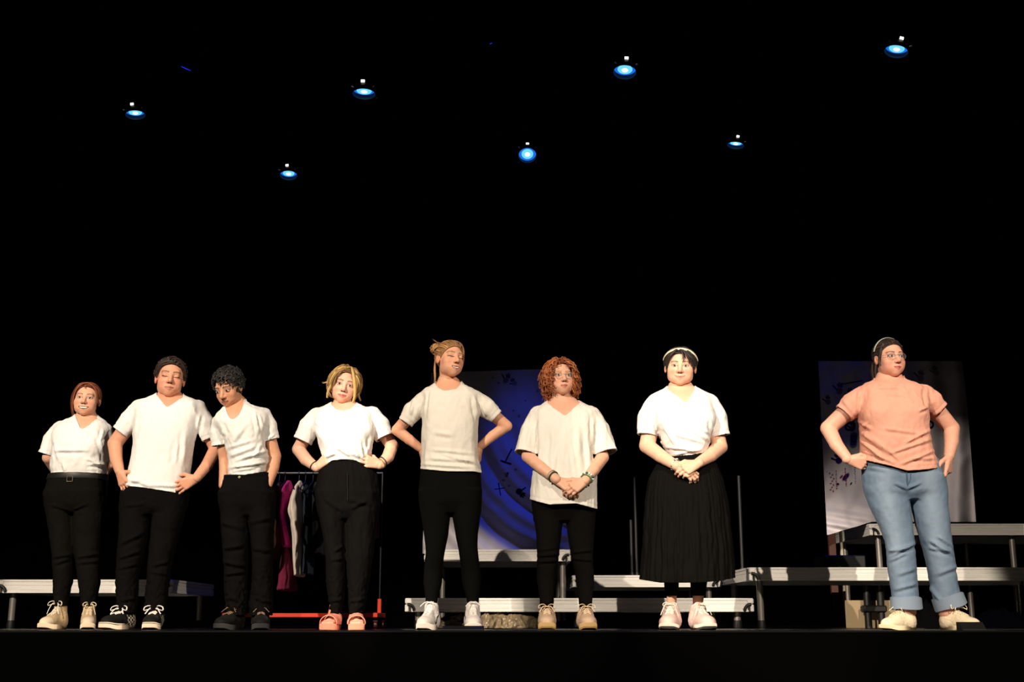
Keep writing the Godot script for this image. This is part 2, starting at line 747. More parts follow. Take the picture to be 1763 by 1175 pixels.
# ---- shirt: torso slices and sleeve chains joined, trimmed at hem, cuffs and neckline
func shirt(s: Dictionary) -> Loft:
	var f := Fld.new()
	var lo := loft_px(s.rows, s.get("box", 0.35))
	f.loft(lo, 0.02)
	for e in s.get("bulges", []):
		f.ell(J(e[0], e[1], e[2]), Vector3(e[3], e[4], e[5]) * pscale, 0.05)
	var ends := []
	for sl in s.sleeves:
		var ps := joints(sl)
		var rs := radii(sl)
		f.chain(ps, rs, s.get("arm_k", 0.02))
		var dir: Vector3 = (ps[-1] - ps[-2]).normalized()
		ends.append([ps[-1], dir, rs[-1] * 1.5])
	var hem: Array = s.hem
	var nk: Array = s.neck.map(func(q): return float(q) if q is int else q)   # [left x, left y, bottom x, bottom y, right x, right y, "v" or "round", back rise px]
	var mid: float = J(nk[2], nk[1], 0).z + s.get("neck_z", -0.005)
	var cut := func(p: Vector3) -> float:
		var q := pix(p + po)
		var c := (q.y - line_at(hem, q.x)) * pscale
		for e in ends:
			var w: Vector3 = p - e[0]
			c = maxf(c, minf(w.dot(e[1]), e[2] - w.length()))
		if q.x > nk[0] - 6 and q.x < nk[4] + 6 and q.y < nk[3] + 8:
			var ly: float
			var t: float = (q.x - nk[0]) / (nk[4] - nk[0])
			var base: float = lerpf(nk[1], nk[5], t)
			var tb: float = (nk[2] - nk[0]) / (nk[4] - nk[0])
			var drop: float = nk[3] - lerpf(nk[1], nk[5], tb)
			var w := t / (2.0 * tb) if t < tb else 0.5 + (t - tb) / (2.0 * (1.0 - tb))
			var shape: float = (1.0 - absf(2.0 * w - 1.0)) if nk[6] == "v" else (1.0 - pow(absf(2.0 * w - 1.0), 2.4))
			ly = base + drop * shape
			if p.z < mid:
				ly = base - nk[7]
			var side: float = minf(q.x - nk[0], nk[4] - q.x)
			c = maxf(c, minf(ly - q.y, side + 1.5) * pscale)
		return c
	var folds: Array = s.get("folds", [])
	var amp: float = s.get("amp", 0.004)
	var fr: Vector3 = s.get("freq", Vector3(14, 7, 14))
	var disp := func(p: Vector3, n: Vector3) -> float: return folds_at(p, n, folds, amp, fr)
	var bb := bounds(f)
	var g := Geo.new()
	g.tint = s.color
	skin_net(g, net(f, bb.position, bb.end, s.get("cell", 0.0072)), Transform3D.IDENTITY, cut, disp, null, 0.007)
	part("shirt", g.mesh(vmat(s.get("cloth", "cotton jersey"), 0.9, 0.1, 0.2)), proot, Vector3.ZERO, s.label)
	return lo

# ---- trousers: hips and two legs
func trousers(s: Dictionary) -> Dictionary:
	var f := Fld.new()
	var hips := loft_px(s.hips, 0.3)
	var ll := loft_px(s.left, 0.15)
	var lr := loft_px(s.right, 0.15)
	f.loft(hips, 0.02)
	f.loft(ll, s.get("k", 0.02))
	f.loft(lr, s.get("k", 0.02))
	for e in s.get("bulges", []):
		f.ell(J(e[0], e[1], e[2]), Vector3(e[3], e[4], e[5]) * pscale, 0.04)
	var hem: Array = s.hem
	var top: Array = s.top
	var cut := func(p: Vector3) -> float:
		var q := pix(p + po)
		return maxf(q.y - line_at(hem, q.x), line_at(top, q.x) - q.y) * pscale
	var folds: Array = s.get("folds", [])
	var amp: float = s.get("amp", 0.004)
	var fr: Vector3 = s.get("freq", Vector3(12, 9, 12))
	var low: float = s.get("bunch", 0.0)
	var disp := func(p: Vector3, n: Vector3) -> float:
		var h := folds_at(p, n, folds, amp, fr)
		if low > 0.0 and p.y < 0.4:                       # cloth gathered above the shoe
			h += low * smoothstep(0.4, 0.15, p.y) * sin(p.y * 95.0 + wr.get_noise_3d(p.x * 20, p.y * 8, p.z * 20) * 6.0)
		return h
	var bb := bounds(f)
	var g := Geo.new()
	g.tint = s.color
	var tone: Variant = s.get("tone")
	skin_net(g, net(f, bb.position, bb.end, s.get("cell", 0.008)), Transform3D.IDENTITY, cut, disp, tone, 0.006)
	part(s.get("called", "trousers"), g.mesh(vmat(s.get("cloth", "black cotton"), 0.9, s.get("sheen", 0.0), 0.15)), proot, Vector3.ZERO, s.label)
	return {"hips": hips, "left": ll, "right": lr}

func belt(l: Loft, py: float, z: float, half: float, lift: float, col: Color, tilt := 0.0) -> ArrayMesh:     # a band round slices of a loft
	var g := Geo.new()
	g.tint = col
	var y := J(881, py, z).y
	var m := 40
	for k in m + 1:
		var an := TAU * k / m
		for q in [[-half, 0.0], [-half * 0.8, lift], [half * 0.8, lift], [half, 0.0]]:
			var yy: float = y + q[0] + tilt * cos(an)
			var e := l.size_at(yy)
			var cs := Vector3(signf(cos(an)) * pow(absf(cos(an)), 0.85), 0, signf(sin(an)) * pow(absf(sin(an)), 0.85))
			g.pt(Vector3(e[0] + cs.x * (e[2] + q[1]), yy, e[1] + cs.z * (e[3] + q[1])), Vector3(cos(an), signf(q[0]) * (0.2 if q[1] > 0 else 0.9), sin(an)).normalized())
	for k in m:
		for j in 3:
			var a := k * 4 + j
			g.quad(a, a + 1, a + 5, a + 4)
	return g.mesh(vmat("leather", 0.5))

# ---- the body: torso and arms, neck, head, hands and legs in one mesh
func skin_tone(base: Color, p: Vector3) -> Color:
	var k := 1.0 + 0.06 * wr.get_noise_3d(p.x * 30, p.y * 30, p.z * 30)
	return Color(base.r * k, base.g * k, base.b * k)

func hand(g: Geo, s: Dictionary, base: Color, right: bool) -> void:     # s: wrist [px,py,z], dir, back, curl (three), spread, thumb, size
	var w: Vector3 = J(s.at[0], s.at[1], s.at[2])
	var d: Vector3 = s.dir.normalized()
	var nn: Vector3 = s.back
	nn = (nn - d * nn.dot(d)).normalized()
	var t := nn.cross(d) if right else d.cross(nn)
	var sc: float = s.get("size", 1.0)
	var f := Fld.new()
	# local axes: x along the fingers, y out of the back, z to the thumb
	var kx := [0.088, 0.092, 0.087, 0.078]
	var kz := [0.028, 0.009, -0.010, -0.028]
	var ln := [0.95, 1.05, 0.98, 0.78]
	var curl: Array = s.get("curl", [0.3, 0.4, 0.3])
	var spread: float = s.get("spread", 0.08)
	f.cone(Vector3(-0.012, 0, 0), Vector3(0.014, 0, 0), s.get("wrist", 0.0225), 0.021, 0.012)
	for k in 4:
		f.cone(Vector3(0.012, 0, kz[k] * 0.5), Vector3(kx[k], 0.001, kz[k]), 0.0155, 0.0115, 0.012)
	for k in 4:
		var p := Vector3(kx[k] - 0.006, 0.001, kz[k])
		var an := 0.0
		var yaw: float = kz[k] / 0.028 * spread
		var more: float = s.get("fan", 0.0) * (k - 1.5)
		var r := 0.0095 - 0.0008 * (1 if k == 3 else 0)
		for j in 3:
			an += curl[j] + (more if j == 0 else 0.0)
			var dir := Vector3(cos(an) * cos(yaw), -sin(an), cos(an) * sin(yaw))
			var l: float = [0.046, 0.028, 0.021][j] * ln[k]
			var q := p + dir * l
			f.cone(p, q, r, r - 0.0008, 0.004)
			p = q
			r -= 0.0008
	var tp := Vector3(0.022, -0.006, 0.022)
	var td: Array = s.get("thumb", [Vector3(0.62, -0.3, 0.72), Vector3(0.85, -0.35, 0.4), Vector3(0.95, -0.3, 0.1)])
	var tr := [0.0145, 0.0115, 0.0105, 0.009]
	for j in 3:
		var q: Vector3 = tp + td[j].normalized() * [0.044, 0.034, 0.026][j]
		f.cone(tp, q, tr[j], tr[j + 1], 0.008)
		tp = q
	var x := Transform3D(Basis(d, nn, t).scaled_local(Vector3.ONE * sc), w)
	var bb := bounds(f, 0.01)
	var col := func(p: Vector3) -> Color:
		var c := skin_tone(base, p * 2.0)
		var red := smoothstep(0.08, 0.17, p.x)
		return Color(c.r, c.g * (1.0 - 0.14 * red), c.b * (1.0 - 0.18 * red))
	skin_net(g, net(f, bb.position, bb.end, 0.0034), x, null, null, col)

func head_frame(h: Dictionary) -> Transform3D:
	var b := Basis(Vector3.UP, deg_to_rad(h.get("yaw", 0.0))) * Basis(Vector3.RIGHT, deg_to_rad(-h.get("pitch", 0.0))) * Basis(Vector3.BACK, deg_to_rad(h.get("roll", 0.0)))
	var sc: float = h.s
	var eye := J(h.eye[0], h.eye[1], h.eye[2])
	return Transform3D(b.scaled_local(Vector3.ONE * sc), eye - b * Vector3(0, 0, 0.075 * sc))

func head_field(h: Dictionary) -> Fld:
	var f := Fld.new()
	var w: float = h.get("w", 1.0)
	var jaw: float = h.get("jaw", 1.0)
	var ck: float = h.get("cheek", 1.0)
	var sm: float = h.get("smile", 0.0)
	f.ell(Vector3(0, 0.032, -0.015), Vector3(0.073 * w, 0.078, 0.094), 0.01)
	f.ell(Vector3(0, -0.026, 0.018), Vector3(0.063 * w, 0.076, 0.066), 0.025)
	f.ell(Vector3(0, -0.092, 0.050), Vector3(0.024 * jaw, 0.020, 0.024), 0.025)
	for e in [-1.0, 1.0]:
		f.ell(Vector3(e * 0.037 * w * jaw, -0.062, 0.012), Vector3(0.020, 0.026, 0.032), 0.028)
		f.ell(Vector3(e * 0.038 * w, -0.034 + 0.004 * sm, 0.05), Vector3(0.024, 0.022, 0.022) * ck, 0.025)
		f.ell(Vector3(e * 0.032 * w, -0.062, 0.045), Vector3(0.020, 0.022, 0.022) * ck * (0.9 + 0.1 * sm), 0.022)
	f.ell(Vector3(0, -0.066, 0.062), Vector3(0.032, 0.024, 0.022), 0.02)
	f.cone(Vector3(-0.034, 0.022, 0.066), Vector3(0.034, 0.022, 0.066), 0.013, 0.013, 0.016)
	for e in [-1.0, 1.0]:
		f.ell(Vector3(e * 0.032, 0.001, 0.094), Vector3(0.019, 0.012, 0.016), 0.014, true)
		f.ell(Vector3(e * 0.032, -0.001, 0.0695), Vector3(0.0155, 0.0115, 0.0135), 0.004)
	var nl: float = h.get("nose", 1.0)
	f.cone(Vector3(0, 0.006, 0.078), Vector3(0, -0.030, 0.094 + 0.006 * nl), 0.0085, 0.0115, 0.012)
	for e in [-1.0, 1.0]:
		f.ell(Vector3(e * 0.012, -0.035, 0.088), Vector3(0.0085, 0.008, 0.011), 0.008)
	# lips
	var mw: float = h.get("mouth", 0.025)
	for e in [-1.0, 1.0]:
		f.cone(Vector3(0, -0.0615, 0.083), Vector3(e * mw, -0.066 + 0.006 * sm, 0.072), 0.0055, 0.003, 0.006)
		f.cone(Vector3(0, -0.0735, 0.081), Vector3(e * mw * 0.8, -0.069 + 0.005 * sm, 0.072), 0.0065, 0.003, 0.006)
	if h.get("open", 0.0) > 0.0:
		f.ell(Vector3(0, -0.067 + 0.001 * sm, 0.094), Vector3(mw * 0.82, 0.0045, 0.014), 0.004, true)
	else:
		f.cone(Vector3(-mw, -0.067 + 0.005 * sm, 0.081), Vector3(0, -0.0675, 0.092), 0.0022, 0.0022, 0.003, true)
		f.cone(Vector3(mw, -0.067 + 0.005 * sm, 0.081), Vector3(0, -0.0675, 0.092), 0.0022, 0.0022, 0.003, true)
	# ears
	for e in [-1.0, 1.0]:
		f.ell(Vector3(e * 0.077 * w, -0.006, -0.012), Vector3(0.009, 0.031, 0.019), 0.008)
		f.ell(Vector3(e * 0.0865 * w, -0.004, -0.006), Vector3(0.007, 0.017, 0.008), 0.006, true)
	return f

func head_color(h: Dictionary) -> Callable:
	var base: Color = h.skin
	var lip: Color = h.get("lip", lin(196, 108, 100))
	var brow: Color = h.get("brow", lin(70, 46, 34))
	var sm: float = h.get("smile", 0.0)
	var open_: float = h.get("open", 0.0)
	var mw: float = h.get("mouth", 0.025)
	var shut: bool = h.get("shut", false)
	var blush: float = h.get("blush", 0.5)
	var iris: Color = h.get("iris", lin(60, 50, 44))
	var squint: float = h.get("squint", 1.0)
	var dark := lin(46, 28, 24)
	return func(p: Vector3) -> Color:
		var c := skin_tone(base, p)
		if p.z < 0.02:
			if absf(p.x) > 0.07:
				c = Color(c.r, c.g * 0.84, c.b * 0.8)
			return c
		for e in [-1.0, 1.0]:
			var dx: float = (p.x - e * 0.040) / 0.022
			var dy := (p.y + 0.036) / 0.022
			var bl := exp(-(dx * dx + dy * dy)) * blush
			c = Color(c.r, c.g * (1.0 - 0.34 * bl), c.b * (1.0 - 0.36 * bl))
		var nb := exp(-(p.x * p.x + (p.y + 0.03) * (p.y + 0.03)) / 0.0002) * 0.5 * blush
		c = Color(c.r, c.g * (1.0 - 0.2 * nb), c.b * (1.0 - 0.2 * nb))
		if p.z < 0.045:
			return c
		# mouth
		var ax := p.x / mw
		if absf(ax) < 1.05 and p.y < -0.045:
			var ym := -0.0675 + 0.0055 * sm * ax * ax
			var t := maxf(1.0 - ax * ax, 0.0)
			var up := 0.0075 * pow(t, 0.6) + 0.0016
			var down := 0.0092 * pow(t, 0.6) + 0.0016
			var dy := p.y - ym
			if dy < up and dy > -down:
				c = c.lerp(lip, 0.85)
			if open_ > 0.0:
				if absf(dy) < 0.0055 * open_ * sqrt(t) + 0.0012:
					c = lin(70, 26, 24)
				if dy < 0.0042 * open_ * sqrt(t) and dy > -0.0038 * open_ * sqrt(t) and absf(ax) < 0.8:
					c = lin(240, 232, 220)
			elif absf(dy) < 0.0018:
				c = lip.lerp(dark, 0.65)
		# brows, eyes
		for e in [-1.0, 1.0]:
			var bx: float = (p.x * e - 0.033) / 0.021
			if absf(bx) < 1.0:
				var by: float = 0.0215 + 0.004 * (1.0 - (bx - 0.25) * (bx - 0.25)) - 0.002 * bx + h.get("lift", 0.0)
				var th := 0.0040 * (1.0 - 0.5 * maxf(bx, 0.0))
				c = c.lerp(brow, 0.8 * (1.0 - smoothstep(th * 0.7, th * 1.25, absf(p.y - by))))
			var ex: float = (p.x * e - 0.032) / 0.0172
			if absf(ex) < 1.15:
				var t := maxf(1.0 - ex * ex, 0.0)
				var yc := p.y + 0.001 - 0.0015 * ex
				var top := 0.0078 * t * squint
				var low := -0.0060 * t * squint
				if shut:
					if absf(yc + 0.004 - 0.002 * ex * ex) < 0.0021 and absf(ex) < 1.05:
						c = dark
					elif yc > -0.004 and yc < 0.01:
						c = c.lerp(lin(190, 120, 96), 0.25)
				else:
					if yc < top and yc > low and t > 0.0:
						c = lin(206, 196, 188)
						var ix: float = (p.x - e * 0.032 - h.get("gaze", 0.0))
						if ix * ix + yc * yc < 0.0070 * 0.0070:
							c = iris
						if ix * ix + yc * yc < 0.0034 * 0.0034:
							c = lin(14, 12, 12)
					if yc >= top and yc < top + 0.0027 and absf(ex) < 1.08:
						c = dark
					if yc <= low and yc > low - 0.0012 and absf(ex) < 1.0:
						c = c.lerp(dark, 0.5)
			var nx: float = (p.x * e - 0.0085) / 0.0045
			var ny := (p.y + 0.0425) / 0.003
			if nx * nx + ny * ny < 1.0 and p.z > 0.075:
				c = lin(92, 44, 36)
		return c

func body(s: Dictionary, torso: Loft, legs: Dictionary) -> void:
	var g := Geo.new()
	var base: Color = s.head.skin
	var hx := head_frame(s.head)
	var sc: float = s.head.s
	var nk: Array = s.neck                                # [px, py, z, r px] at the base of the neck
	var nb := J(nk[0], nk[1], nk[2])
	var nr: float = nk[3] * pscale
	var ntop := hx * Vector3(0, -0.055, -0.03)
	# head
	var hf := head_field(s.head)
	var inv := hx.affine_inverse()
	hf.cone(inv * ntop, inv * nb, nr / sc * 0.9, nr / sc, 0.014)
	var col := head_color(s.head)
	var hb := bounds(hf, 0.012)
	hb.position.y = maxf(hb.position.y, (inv * nb).y - 0.01)
	hb.size.y = 0.125 - hb.position.y
	skin_net(g, net(hf, hb.position, hb.end, 0.0031), hx, null, null, col)
	# neck, shoulders, chest and arms
	var f := Fld.new()
	f.loft(torso.shrunk(0.010, s.get("low", 0.065)), 0.03)
	f.cone(nb + (ntop - nb) * 0.6, nb, nr * 0.96, nr, 0.03)
	f.cone(nb, nb + Vector3(0, -0.05, 0), nr, nr * 1.25, 0.04)
	for am in s.arms:
		f.chain(joints(am), radii(am), 0.014)
	var bb := bounds(f, 0.02)
	var tone := func(p: Vector3) -> Color: return skin_tone(base, p)
	var arm_lo := bb.position
	skin_net(g, net(f, arm_lo, bb.end, 0.0085), Transform3D.IDENTITY, null, null, tone)
	for k in s.hands.size():
		hand(g, s.hands[k], base, k == 0)
	# legs, inside the clothes
	var lf := Fld.new()
	for nm in ["left", "right"]:
		var l: Loft = legs[nm]
		var ps := []
		var rs := []
		var m := l.cx.size()
		for k in range(0, m, 14):
			var y := l.y0 + k * l.st
			if y < 0.07:
				continue
			ps.append(Vector3(l.cx[k], y, l.cz[k]))
			rs.append(minf(l.ra[k], l.rb[k]) * 0.78)
		for q in s.get("ankles", {}).get(nm, []):
			ps.push_front(J(q[0], q[1], q[2]))
			rs.push_front(q[3] * pscale)
		lf.chain(ps, rs, 0.02)
	bb = bounds(lf, 0.02)
	skin_net(g, net(lf, bb.position, bb.end, 0.013), Transform3D.IDENTITY, null, null, tone)
	var m := vmat("skin", 0.5, 0.1, 0.4)
	m.subsurf_scatter_enabled = true
	m.subsurf_scatter_strength = 0.08
	part("body", g.mesh(m), proot)

# ---------------------------------------------------------------- hair
const SC := Vector3(0, 0.032, -0.015)
func scalp_r(w: float) -> Vector3: return Vector3(0.075 * w, 0.080, 0.096)

func hair(h: Dictionary, st: Dictionary) -> void:
	var rng := RandomNumberGenerator.new()
	rng.seed = st.get("seed", 7)
	var x := head_frame(h)
	var w: float = h.get("w", 1.0)
	var R := scalp_r(w)
	var g := Geo.new()
	var c0: Color = st.c0
	var c1: Color = st.c1
	var croot: Color = st.get("root", c0)
	var line: float = st.get("line", 0.0)
	var thick: float = st.get("thick", 0.005)
	# the cap that the locks grow from
	var f := Fld.new()
	f.ell(SC, R + Vector3.ONE * thick, 0.005)
	var slope: float = st.get("slope", 1.05)
	var region := func(p: Vector3) -> float: return maxf(slope * p.z - p.y + line, -0.062 - p.y)
	g.tint = croot
	var bb := bounds(f, 0.01)
	var bumps := func(p: Vector3, _n: Vector3) -> float: return 0.002 * wr.get_noise_3d(p.x * 160, p.y * 50, p.z * 60)
	skin_net(g, net(f, bb.position, bb.end, 0.0045), x, region, bumps, null, 0.004)
	var n: int = st.n
	var steps: int = st.get("steps", 7)
	var made := 0
	var guard := 0
	var tie: Vector3 = st.get("tie", Vector3(0, -0.02, -0.12))
	var part_x: float = st.get("part", 0.0)
	var face_r := Vector3(0.066 * w, 0.08, 0.072)
	while made < n and guard < n * 8:
		guard += 1
		var u := Vector3(rng.randfn(), rng.randfn(), rng.randfn()).normalized()
		var p := SC + u * (R + Vector3.ONE * thick * 0.6)
		if region.call(p) > -0.002:
			continue
		made += 1
		var mode: String = st.mode
		var d: Vector3
		match mode:
			"tie":
				d = (tie - p)
			"sweep":
				d = st.sweep + Vector3(0, 0.2, 0)
			_:
				var sd := signf(p.x - part_x + rng.randf_range(-0.006, 0.006))
				d = Vector3(sd * 0.9, 0.15, 0.1 if p.z > 0.03 else -0.5)
		d = d.normalized()
		var L: float = rng.randf_range(st.len[0], st.len[1])
		var end: float = st.get("end_y", -1.0)
		var ps := []
		var rs := []
		var r: float = rng.randf_range(st.r[0], st.r[1])
		var lift: float = rng.randf_range(st.lift[0], st.lift[1])
		var grav: float = st.get("grav", 0.25)
		var curl: float = st.get("curl", 0.0)
		var ph := rng.randf() * TAU
		var q := p
		var e1 := u.cross(Vector3(0.2, 0.9, 0.3)).normalized()
		var e2 := u.cross(e1).normalized()
		var turn: float = st.get("turns", 2.0)
		var hug: float = st.get("hug", 0.0)
		for k in steps:
			var t := float(k) / (steps - 1)
			var o := q
			if curl > 0.0:
				var a := ph + t * TAU * turn
				o += (e1 * cos(a) + e2 * sin(a)) * curl * minf(t * 3.0, 1.0)
			ps.append(x * o)
			rs.append(r * (1.0 - 0.75 * t * t) * x.basis.x.length())
			if mode == "tie":
				d = (d * 0.5 + (tie - q).normalized() * 0.6).normalized()
			else:
				d = (d * (1.0 - grav) + Vector3(0, -1, 0) * grav + Vector3(rng.randfn(), rng.randfn(), rng.randfn()) * st.get("wild", 0.06)).normalized()
			var stp: float = L / (steps - 1)
			if mode == "tie":
				stp = minf(stp, (tie - q).length() * 0.5)
			var q0 := q
			q += d * stp
			var v := (q - SC) / R
			var l := v.length()
			var mn := 1.0 + lift * (1.0 - 0.5 * t if hug > 0.0 else 1.0)
			if hug > 0.0 and l > mn:
				q = SC + v * (lerpf(l, mn, hug) / l) * R
			if l < mn:
				q = SC + v * (mn / l) * R
			if hug > 0.5:
				d = (q - q0).normalized()
			var v2 := (q - Vector3(0, -0.03, 0.018)) / face_r
			if q.z > 0.03 and v2.length() < 1.04:
				q = Vector3(0, -0.03, 0.018) + v2.normalized() * 1.05 * face_r
			if mode == "fall" and st.get("open", 0.0) > 0.0 and q.z > 0.02 and q.y < 0.055:   # keep the face clear
				var need: float = st.open * w
				if absf(q.x) < need:
					q.x = signf(q.x if absf(q.x) > 0.004 else p.x - part_x) * need
			if q.y < end:
				q.y = lerpf(q.y, end, 0.7)
		var cc := c0.lerp(c1, rng.randf())
		if croot != c0 and rng.randf() < 0.35:
			cc = cc.lerp(croot, 0.6)
		g.tint = cc
		g.tube(ps, rs, 5, st.get("flat", 0.5), true, (x.basis * u).cross(ps[1] - ps[0]))
	for lk in st.get("locks", []):                         # locks placed by hand, in the head's own axes, each a few strands
		for sub in 4:
			g.tint = c0.lerp(c1, rng.randf())
			var jit := Vector3(rng.randf_range(-1, 1), rng.randf_range(-1, 1), rng.randf_range(-0.6, 0.6)) * (0.0 if sub == 0 else 0.009)
			var ps := []
			var rs := []
			for k in lk.p.size():
				var p: Vector3 = lk.p[k] + jit * (0.4 + 0.6 * k / lk.p.size())
				var v := (p - SC) / R
				if p.y > 0.0 and not lk.get("free", false):
					p = SC + v * R * (clampf(v.length(), 1.08, 1.2) / v.length())
				ps.append(x * p)
				rs.append(lk.r[k] * 0.62 * x.basis.x.length())
			g.tube(smooth_path(ps, 3), smooth_vals(rs, 3), 6, 0.6)
	part("hair", g.mesh(vmat("hair", 0.55, 0.1, 0.5)), proot, Vector3.ZERO, st.get("label", ""))

func smooth_path(ps: Array, sub: int) -> Array:
	var out := []
	for k in ps.size() - 1:
		var a: Vector3 = ps[maxi(k - 1, 0)]
		var b: Vector3 = ps[k]
		var c: Vector3 = ps[k + 1]
		var d: Vector3 = ps[mini(k + 2, ps.size() - 1)]
		for j in sub:
			out.append(b.cubic_interpolate(c, a, d, float(j) / sub))
	out.append(ps[-1])
	return out

func smooth_vals(rs: Array, sub: int) -> Array:
	var out := []
	for k in rs.size() - 1:
		for j in sub:
			out.append(lerpf(rs[k], rs[k + 1], float(j) / sub))
	out.append(rs[-1])
	return out

func bun(h: Dictionary, c: Vector3, r: float, c0: Color, c1: Color) -> void:
	var x := head_frame(h)
	var g := Geo.new()
	var rng := RandomNumberGenerator.new()
	rng.seed = 31
	for k in 26:
		var ax := Vector3(rng.randfn(), rng.randfn(), rng.randfn()).normalized()
		var e := ax.cross(Vector3(0.3, 0.8, 0.1)).normalized()
		var f := ax.cross(e)
		var ps := []
		var rs := []
		var a0 := rng.randf() * TAU
		for j in 10:
			var a := a0 + j * 0.42
			ps.append(x * (c + (e * cos(a) + f * sin(a)) * r * rng.randf_range(0.8, 1.02)))
			rs.append(0.0062 * (1.0 - absf(j - 4.5) / 7.0))
		g.tint = c0.lerp(c1, rng.randf())
		g.tube(ps, rs, 5, 0.6)
	part("hair_bun", g.mesh(vmat("hair", 0.55, 0.1, 0.5)), proot)

func headband(h: Dictionary, col: Color, half: float, lean: float, lift: float) -> void:
	var x := head_frame(h)
	var R := scalp_r(h.get("w", 1.0)) * lift
	var ps := []
	var rs := []
	for k in 25:
		var a := lerpf(-1.45, 1.45, k / 24.0)
		var p := Vector3(sin(a) * R.x, cos(a) * R.y, 0.0)
		p.z = lean * cos(a) * R.z
		var v := p / R
		p = SC + v.normalized() * R
		ps.append(x * p)
		rs.append(half * x.basis.x.length())
	var g := Geo.new()
	g.tint = col
	g.tube(ps, rs, 8, 0.3, true, x.basis.z)
	part("headband", g.mesh(vmat("ribbed headband", 0.7)), proot)

func glasses(h: Dictionary, col: Color, r: float) -> void:
	var x := head_frame(h)
	var w: float = h.get("w", 1.0)
	var g := Geo.new()
	g.tint = col
	var rt: float = 0.0011 * h.s
	var centers := [Vector3(-0.032, -0.003, 0.090), Vector3(0.032, -0.003, 0.090)]
	var lenses := Geo.new()
	for c in centers:
		var ps := []
		for k in 25:
			var a := TAU * k / 24
			ps.append(x * (c + Vector3(cos(a) * r, sin(a) * r * 0.86, -0.004 * cos(a) * cos(a))))
		g.tube(ps, ps.map(func(_q): return rt), 5, 1.0, false)
		var ring := ps.slice(0, 24)
		lenses.poly(ring, x.basis.z)
	g.tube([x * Vector3(-0.032 + r, 0.002, 0.088), x * Vector3(0, 0.006, 0.094), x * Vector3(0.032 - r, 0.002, 0.088)], [rt, rt, rt], 5)
	for e in [-1.0, 1.0]:
		g.tube([x * Vector3(e * (0.032 + r), 0.004, 0.086), x * Vector3(e * 0.074 * w, 0.005, 0.06), x * Vector3(e * 0.079 * w, 0.006, 0.0), x * Vector3(e * 0.079 * w, -0.01, -0.02)], [rt * 1.2, rt, rt, rt], 5)
	var o := part("glasses", g.mesh(vmat("spectacle wire", 0.3)), proot)
	var m := StandardMaterial3D.new()
	m.resource_name = "clear lens"
	m.transparency = BaseMaterial3D.TRANSPARENCY_ALPHA
	m.albedo_color = Color(1, 1, 1, 0.04)
	m.roughness = 0.05
	part("lens", lenses.mesh(m), o)

func ring(c: Vector3, ax: Vector3, r: float, t: float, col: Color, called: String, beads := 0, squash := 1.0) -> void:   # bracelet
	var g := Geo.new()
	g.tint = col
	var e := ax.cross(Vector3(0.2, 0.3, 0.9)).normalized()
	var f := ax.normalized().cross(e)
	var ps := []
	for k in 25:
		var a := TAU * k / 24
		ps.append(c + (e * cos(a) + f * sin(a) * squash) * r)
	g.tube(ps, ps.map(func(_q): return t), 6, 1.0, false)
	for k in beads:
		var a := TAU * k / beads
		var p := c + (e * cos(a) + f * sin(a) * squash) * r
		g.tint = lin(226, 226, 220) if k % 3 else lin(60, 90, 70)
		g.lathe([Vector2(0, -t * 1.6), Vector2(t * 1.3, -t), Vector2(t * 1.7, 0), Vector2(t * 1.3, t), Vector2(0, t * 1.6)], 6, Transform3D(Basis.IDENTITY, p))
	part(called, g.mesh(vmat("bracelet", 0.6)), proot)

func cord(pts: Array, r: float, col: Color, called: String, mat := "cord", parent: Node3D = null) -> MeshInstance3D:
	var g := Geo.new()
	g.tint = col
	var sp := smooth_path(pts, 4)
	g.tube(sp, sp.map(func(_q): return r), 5)
	return part(called, g.mesh(vmat(mat, 0.9 if mat == "cord" else 0.5)), parent if parent else proot)

